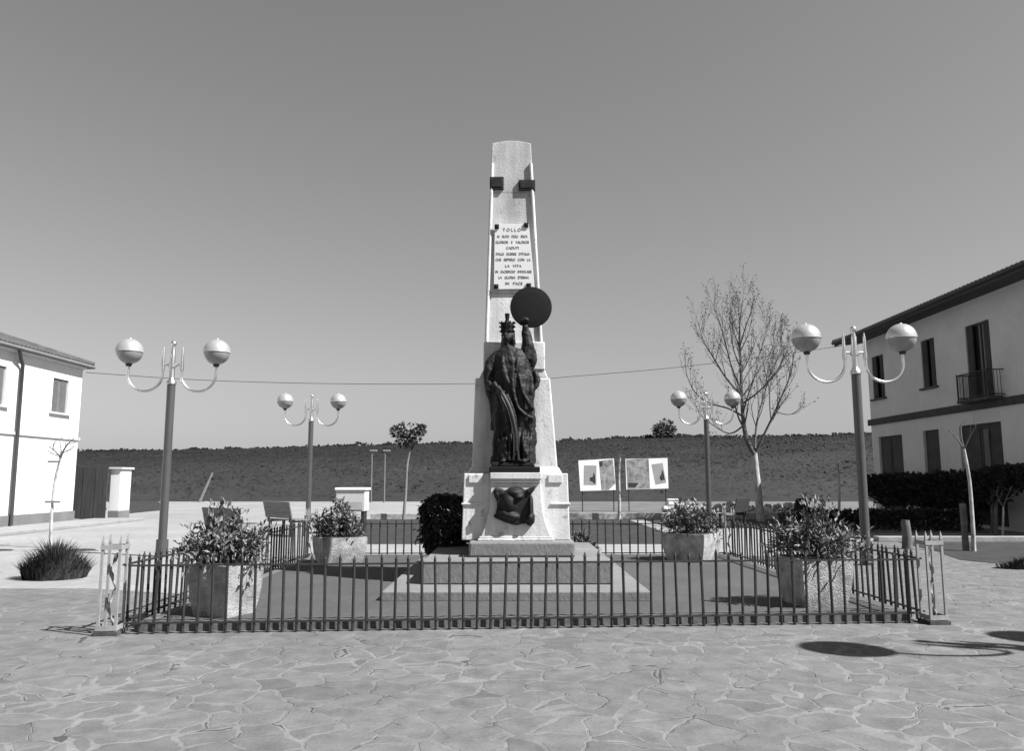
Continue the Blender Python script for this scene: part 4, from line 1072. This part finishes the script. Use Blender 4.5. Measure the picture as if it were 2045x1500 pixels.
# dark hedge and shaded shrubs before the right house
rr = random.Random(33)
def hedge(rr):
    y = rr.uniform(22.6, 31.2); e = max(0, 1 - (y - 22.6) / 2.2)
    hi = 1.70 + .16 * noise.noise((y * .8, 3, 1)) + .10 * noise.noise((y * 2.6, 3, 1)) + .22 * e; lo = .62 + .18 * noise.noise((y * 1.1, 8, 1)) + .75 * e * e
    if y > 30.4: lo += (y - 30.4) * .7; hi -= (y - 30.4) * .25
    x = 14.35 + rr.uniform(-.5, .45); z = lo + (hi - lo) * rr.random() ** .8
    return Vector((x - 14.3, y - 27 - .5 * e * max(0, z - .9), z)), Vector((-1 if x < 14.3 else .3, rr.gauss(0, .4), .6))
hg = leafy_mass('hedge', (14.3, 27, 0), 'long raised dark hedge on bare stems before the shaded right house', 'hedge', hedge, 12500, .17, 'leafdark', rr)
for y in (23.6, 24.7, 25.9, 27.2, 28.4, 29.5, 30.5):
    b = MB(); b.tube([(rr.gauss(0, .1), y - 27 + rr.gauss(0, .1), 0), (rr.gauss(0, .12), y - 27, .5), (rr.gauss(0, .1), y - 27, 1.1)], [.06, .05, .03], 7); b.build('stem', M['branch'], hg)
c = at(2015, 965, 22.6)
def spike(rr):
    t = rr.random(); p = Vector((c.x - .42 + .58 * t, 22.75, .85 + 1.05 * t)); r = .16 * (1 - .6 * t)
    d = Vector((rr.gauss(0, 1), rr.gauss(0, 1), rr.gauss(0, 1))).normalized()
    return p - Vector((c.x, 22.6, 0)) + d * r * rr.random(), Vector((.5, 0, .8)) + d * .4
leafy_mass('leaning_shrub', (c.x, 22.6, 0), 'dark shrub leaning outward at the near end of the hedge', 'shrub', spike, 700, .14, 'leafdark', rr, trunk=([(-.5, 0, 0), (-.35, .1, .9), (.15, .1, 1.8)], [.06, .05, .02]))
c = at(2018, 1003, 22.0)
tw = px_tree('bare_shrub', 22.0, [(2000, 1040), (2004, 1012)], [([(2004, 1012), (2012, 990), (2022, 972)], .02, .1), ([(2004, 1015), (1994, 995), (1990, 980)], .018, .2), ([(2008, 1000), (2024, 990), (2032, 978)], .016, -.1)], .03, 'small leafless shrub in front of the right house wall', 'shrub', random.Random(35), bare=True)
def lowhedge(rr):
    x = rr.uniform(-3.0, 3.0); z = (.62 + .18 * noise.noise((x * 1.3, 1, 1))) * rr.random() ** .6
    return Vector((x, rr.uniform(-.4, .4), z)), Vector((rr.gauss(0, .4), -.6, .7))
leafy_mass('hedge', (11.3, 24.3, 0), 'low dark hedge in the house shadow before the kerb', 'hedge', lowhedge, 5200, .13, 'leafdark', rr)
t = MB(); p = at(1811, 1080, 18.4); t.tube([(0, 0, 0), (.01, 0, .3), (-.01, 0, .58), (0, 0, .66)], [.12, .105, .10, .085], 9)
o = t.build('tree_stump', M['branch']); o.location = (p.x, 18.4, 0); tag(o, 'dark bare stump standing behind the right corner post', 'stump')

# ------------------------------------------------------------------ benches
def bench(loc, rz, label, m, w=1.35):
    t = thing('park_bench', loc, label, 'bench', 'park benches with plank backs', rz)
    b = MB()
    for k in range(4):
        y = -.06 - .115 * k; b.box(-w / 2, w / 2, y - .1, y, .44, .48)
    b.build('seat', m, t, bevel=.008)
    b = MB(); Mx = Matrix.Translation((0, .02, .52)) @ Matrix.Rotation(R(-14), 4, 'X')
    for k in range(3): b.box(-w / 2, w / 2, 0, .035, .002 + k * .158, .002 + k * .158 + .150, Mx)
    b.build('backrest', m, t, bevel=.006)
    for s in (-1, 1):
        b = MB(); b.box(s * (w / 2 - .12) - .04, s * (w / 2 - .12) + .04, -.06, .0, 0, .44); b.box(s * (w / 2 - .12) - .04, s * (w / 2 - .12) + .04, -.50, -.44, 0, .44); b.box(s * (w / 2 - .12) - .04, s * (w / 2 - .12) + .04, -.50, .04, .395, .435)
        b.box(s * (w / 2 - .12) - .03, s * (w / 2 - .12) + .03, 0, .05, .40, .60)
        b.build('leg', M['iron'], t)
    return t
bench((-6.35, 17.6, 0), R(145), 'grey plank bench rising behind the front left shrub', M['bench'])
bench((-6.55, 22.4, 0), R(138), 'grey plank bench near the fence left of the distant lamp', M['bench'])
bench((7.55, 26.3, 0), R(235), 'dark bench left of the bare tree trunk', M['benchdark'])
bench((9.55, 26.3, 0), R(230), 'dark bench right of the bare tree trunk', M['benchdark'])

# ------------------------------------------------------------------ pale box, poster boards, far lamps and oddments
t = thing('cabinet', (at(705, 1000, 23).x, 23.0, 0), 'pale box shaped cabinet with a sunlit end above the far left planter', 'cabinet')
p0, p1 = at(670, 1022, 23), at(729, 978, 23); x0, x1 = p0.x - t.location.x, p1.x - t.location.x
b = MB(); b.box(x0, x1, 0, .70, p0.z, p1.z - .02); b.build('housing', M['box'], t, bevel=.015)
b = MB(); b.box(x0 - .03, x1 + .04, -.04, .75, p1.z - .02, p1.z + .05); b.build('lid', M['white'], t, bevel=.012)
b = MB(); b.box(x0 + .06, x1 - .06, -.012, 0, p0.z + .05, p0.z + .28); b.build('panel', M['posterA'], t)
for xa in (x0 + .08, x1 - .08):
    b = MB(); b.box(xa - .04, xa + .04, .1, .6, 0, p0.z); b.build('leg', M['iron'], t)

def board(Y, quad, label, second_left):
    c = at((quad[0][0] + quad[1][0]) / 2, 950, Y); t = thing('poster_board', (c.x, Y, 0), label, 'poster board', 'poster boards on posts before the hill')
    P_ = [at(u, v, Y) - t.location for u, v in quad]
    b = MB(); b.prism([(p.x, 0, p.z) for p in P_], (0, .05, 0)); b.build('panel', M['white'], t)
    def lerp2(s, q):
        a = P_[0].lerp(P_[1], s); d = P_[3].lerp(P_[2], s); return a.lerp(d, q)
    def poster(nm, pts, m, y=-.006):
        b = MB(); b.prism([(lerp2(*q).x, y, lerp2(*q).z) for q in pts], (0, .005, 0)); return b.build(nm, m, t)
    if second_left:
        pic = poster('picture', [(.02, .02), (.55, .0), (.56, .98), (.03, .98)], M['posterB'])
        poster('print', [(.62, .20), (.88, .16), (.95, .80), (.70, .86)], M['posterA'])
        fg = [(.84, .55), (.87, .38), (.90, .52), (.92, .72), (.89, .70), (.84, .74), (.80, .66), (.81, .58)]
        poster('print', [(.05, .78), (.30, .80), (.22, .93), (.05, .93)], M['posterD'], -.013)
    else:
        pic = poster('picture', [(.58, .05), (.97, .02), (.99, .80), (.80, .98), (.60, .98)], M['posterB'])
        poster('print', [(.15, .17), (.50, .19), (.46, .82), (.11, .80)], M['posterA'])
        fg = [(.38, .55), (.41, .40), (.44, .52), (.44, .76), (.40, .76), (.36, .70), (.29, .68), (.29, .58)]
        poster('print', [(.59, .08), (.67, .06), (.67, .22), (.59, .24)], M['posterD'], -.013)
    poster('print', fg, M['posterD'], -.012)
    for s in (.06, .94):
        p = lerp2(s, 1); b = MB(); b.tube([(p.x, .08, 0), (p.x, .08, p.z + .9)], .025, 8); b.build('post', M['iron'], t)
    return t
board(39.0, [(1155, 920), (1226, 916), (1230, 979), (1159, 981)], 'white poster board with tilted pictures just right of the monument', False)
board(39.0, [(1249, 917), (1333, 915), (1335, 976), (1251, 978)], 'white poster board with pictures nearer the distant right lamp', True)
def farlamp(u, label):
    p = at(u, 902, 54); t = thing('road_lamp', (p.x, 54, 0), label, 'road lamp', 'thin road lamps at the foot of the hill')
    zg = hill_z(p.x, 54) if False else 0
    b = MB(); b.tube([(0, 0, 0), (0, 0, p.z)], [.06, .045], 8); b.build('pole', M['plinth'], t)
    b = MB(); b.box(-.14, .36, -.1, .1, p.z, p.z + .1); b.build('lamp_head', M['kerb'], t, bevel=.03)
    return t
farlamp(743, 'thin road lamp before the hill, the one farther from the pollarded tree'); farlamp(769, 'thin road lamp before the hill, the one closer to the pollarded tree')
p, q = at(398, 1001, 55), at(424, 945, 55); t = MB(); t.tube([(p.x, 55, 0), q], [.13, .08], 7)
tag(t.build('leaning_pole', M['stake']), 'pale leaning pole at the foot of the hill left of the lamp', 'pole')
c = at(1345, 1004, 50); t = thing('crate', (c.x, 50, 0), 'small white crate on the dirt road before the hill', 'crate')
b = MB(); b.box(-.32, .32, 0, .5, 0, .28); b.build('body', M['white'], t, bevel=.02)
b = MB(); b.box(-.35, .35, -.03, .53, .28, .34); b.build('lid', M['white'], t, bevel=.01)
# rubble along the far kerb
b = MB(); rr = random.Random(44)
for i in range(420):
    x = rr.uniform(7.4, 13.2); y = 32.6 + rr.random() * 6; z = .45 * math.exp(-((y - 36) / 2.2) ** 2) * rr.random(); s = .06 + .16 * rr.random() ** 2
    n0 = len(b.v); b.ball((x, y, z + s * .3), (s, s * .9, s * .7), 6, 4); b.v[n0:] = [(a + rr.gauss(0, s * .12), c_ + rr.gauss(0, s * .12), d + rr.gauss(0, s * .1)) for a, c_, d in b.v[n0:]]
for f in range(len(b.sm)): b.sm[f] = False
tag(b.build('rubble', M['rubble']), 'pale rubble heap beyond the kerb behind the bare tree', None, None, 'stuff')

# overhead cable between the houses, two spans meeting behind the monument
pa, pm, pb = at(172, 742, 29.6), at(880, 767, 31), at(1690, 690, 35.0)
def wire_pt(u):
    tab = [(172, 744), (400, 759), (640, 766), (880, 767), (1000, 764), (1130, 753), (1330, 736), (1500, 716), (1610, 701), (1700, 688)]
    return tab
pts = [at(u, v, 29.5 + (u - 172) / 1528 * 5.2) for u, v in wire_pt(0)]
b = MB(); q = curve_through(pts, 6); b.tube(q, .012, 5)
tag(b.build('overhead_cable', M['cable']), 'thin black cable strung from the left house to the right house', 'cable')

# ------------------------------------------------------------------ light
EL = R(49); sd = Vector((.915, -.403, 0)).normalized()
sun_dir = Vector((sd.x * math.cos(EL), sd.y * math.cos(EL), math.sin(EL)))
sl = bpy.data.lights.new('sun', 'SUN'); sl.energy = 4.8; sl.angle = R(.53); sl.color = (1, 1, 1)
so = bpy.data.objects.new('sun', sl); col.objects.link(so); so.rotation_euler = sun_dir.to_track_quat('Z', 'Y').to_euler(); so.location = (20, -10, 30)
w = bpy.data.worlds.new('World'); scene.world = w; w.use_nodes = True
nt = w.node_tree; bg = nt.nodes['Background']
sky = nt.nodes.new('ShaderNodeTexSky'); sky.sky_type = 'NISHITA'; sky.sun_disc = False
sky.sun_elevation = EL; sky.sun_rotation = math.atan2(sun_dir.x, sun_dir.y); sky.air_density = 1.0; sky.dust_density = .15; sky.ozone_density = 1.0
sc_ = nt.nodes.new('ShaderNodeSeparateColor'); nt.links.new(sky.outputs[0], sc_.inputs[0])     # black and white film behind a yellow filter
s1_ = nt.nodes.new('ShaderNodeMath'); s1_.operation = 'MULTIPLY'; s1_.inputs[1].default_value = .63; nt.links.new(sc_.outputs[2], s1_.inputs[0])
s2_ = nt.nodes.new('ShaderNodeMath'); s2_.operation = 'MULTIPLY_ADD'; s2_.inputs[1].default_value = .02; nt.links.new(sc_.outputs[1], s2_.inputs[0]); nt.links.new(s1_.outputs[0], s2_.inputs[2])
nt.links.new(s2_.outputs[0], bg.inputs['Color']); bg.inputs['Strength'].default_value = .050

# ------------------------------------------------------------------ camera
cam = bpy.data.cameras.new('camera'); cam.sensor_width = 36; cam.lens = F / 2045 * 36; cam.clip_end = 3000
co = bpy.data.objects.new('camera', cam); col.objects.link(co); co.location = (0, 0, H); co.rotation_euler = (math.pi / 2 + TH, 0, 0)
scene.camera = co
vs_ = scene.view_settings; vs_.view_transform = 'Standard'; vs_.look = 'None'; vs_.exposure = 1.25; vs_.gamma = 1; vs_.use_curve_mapping = False
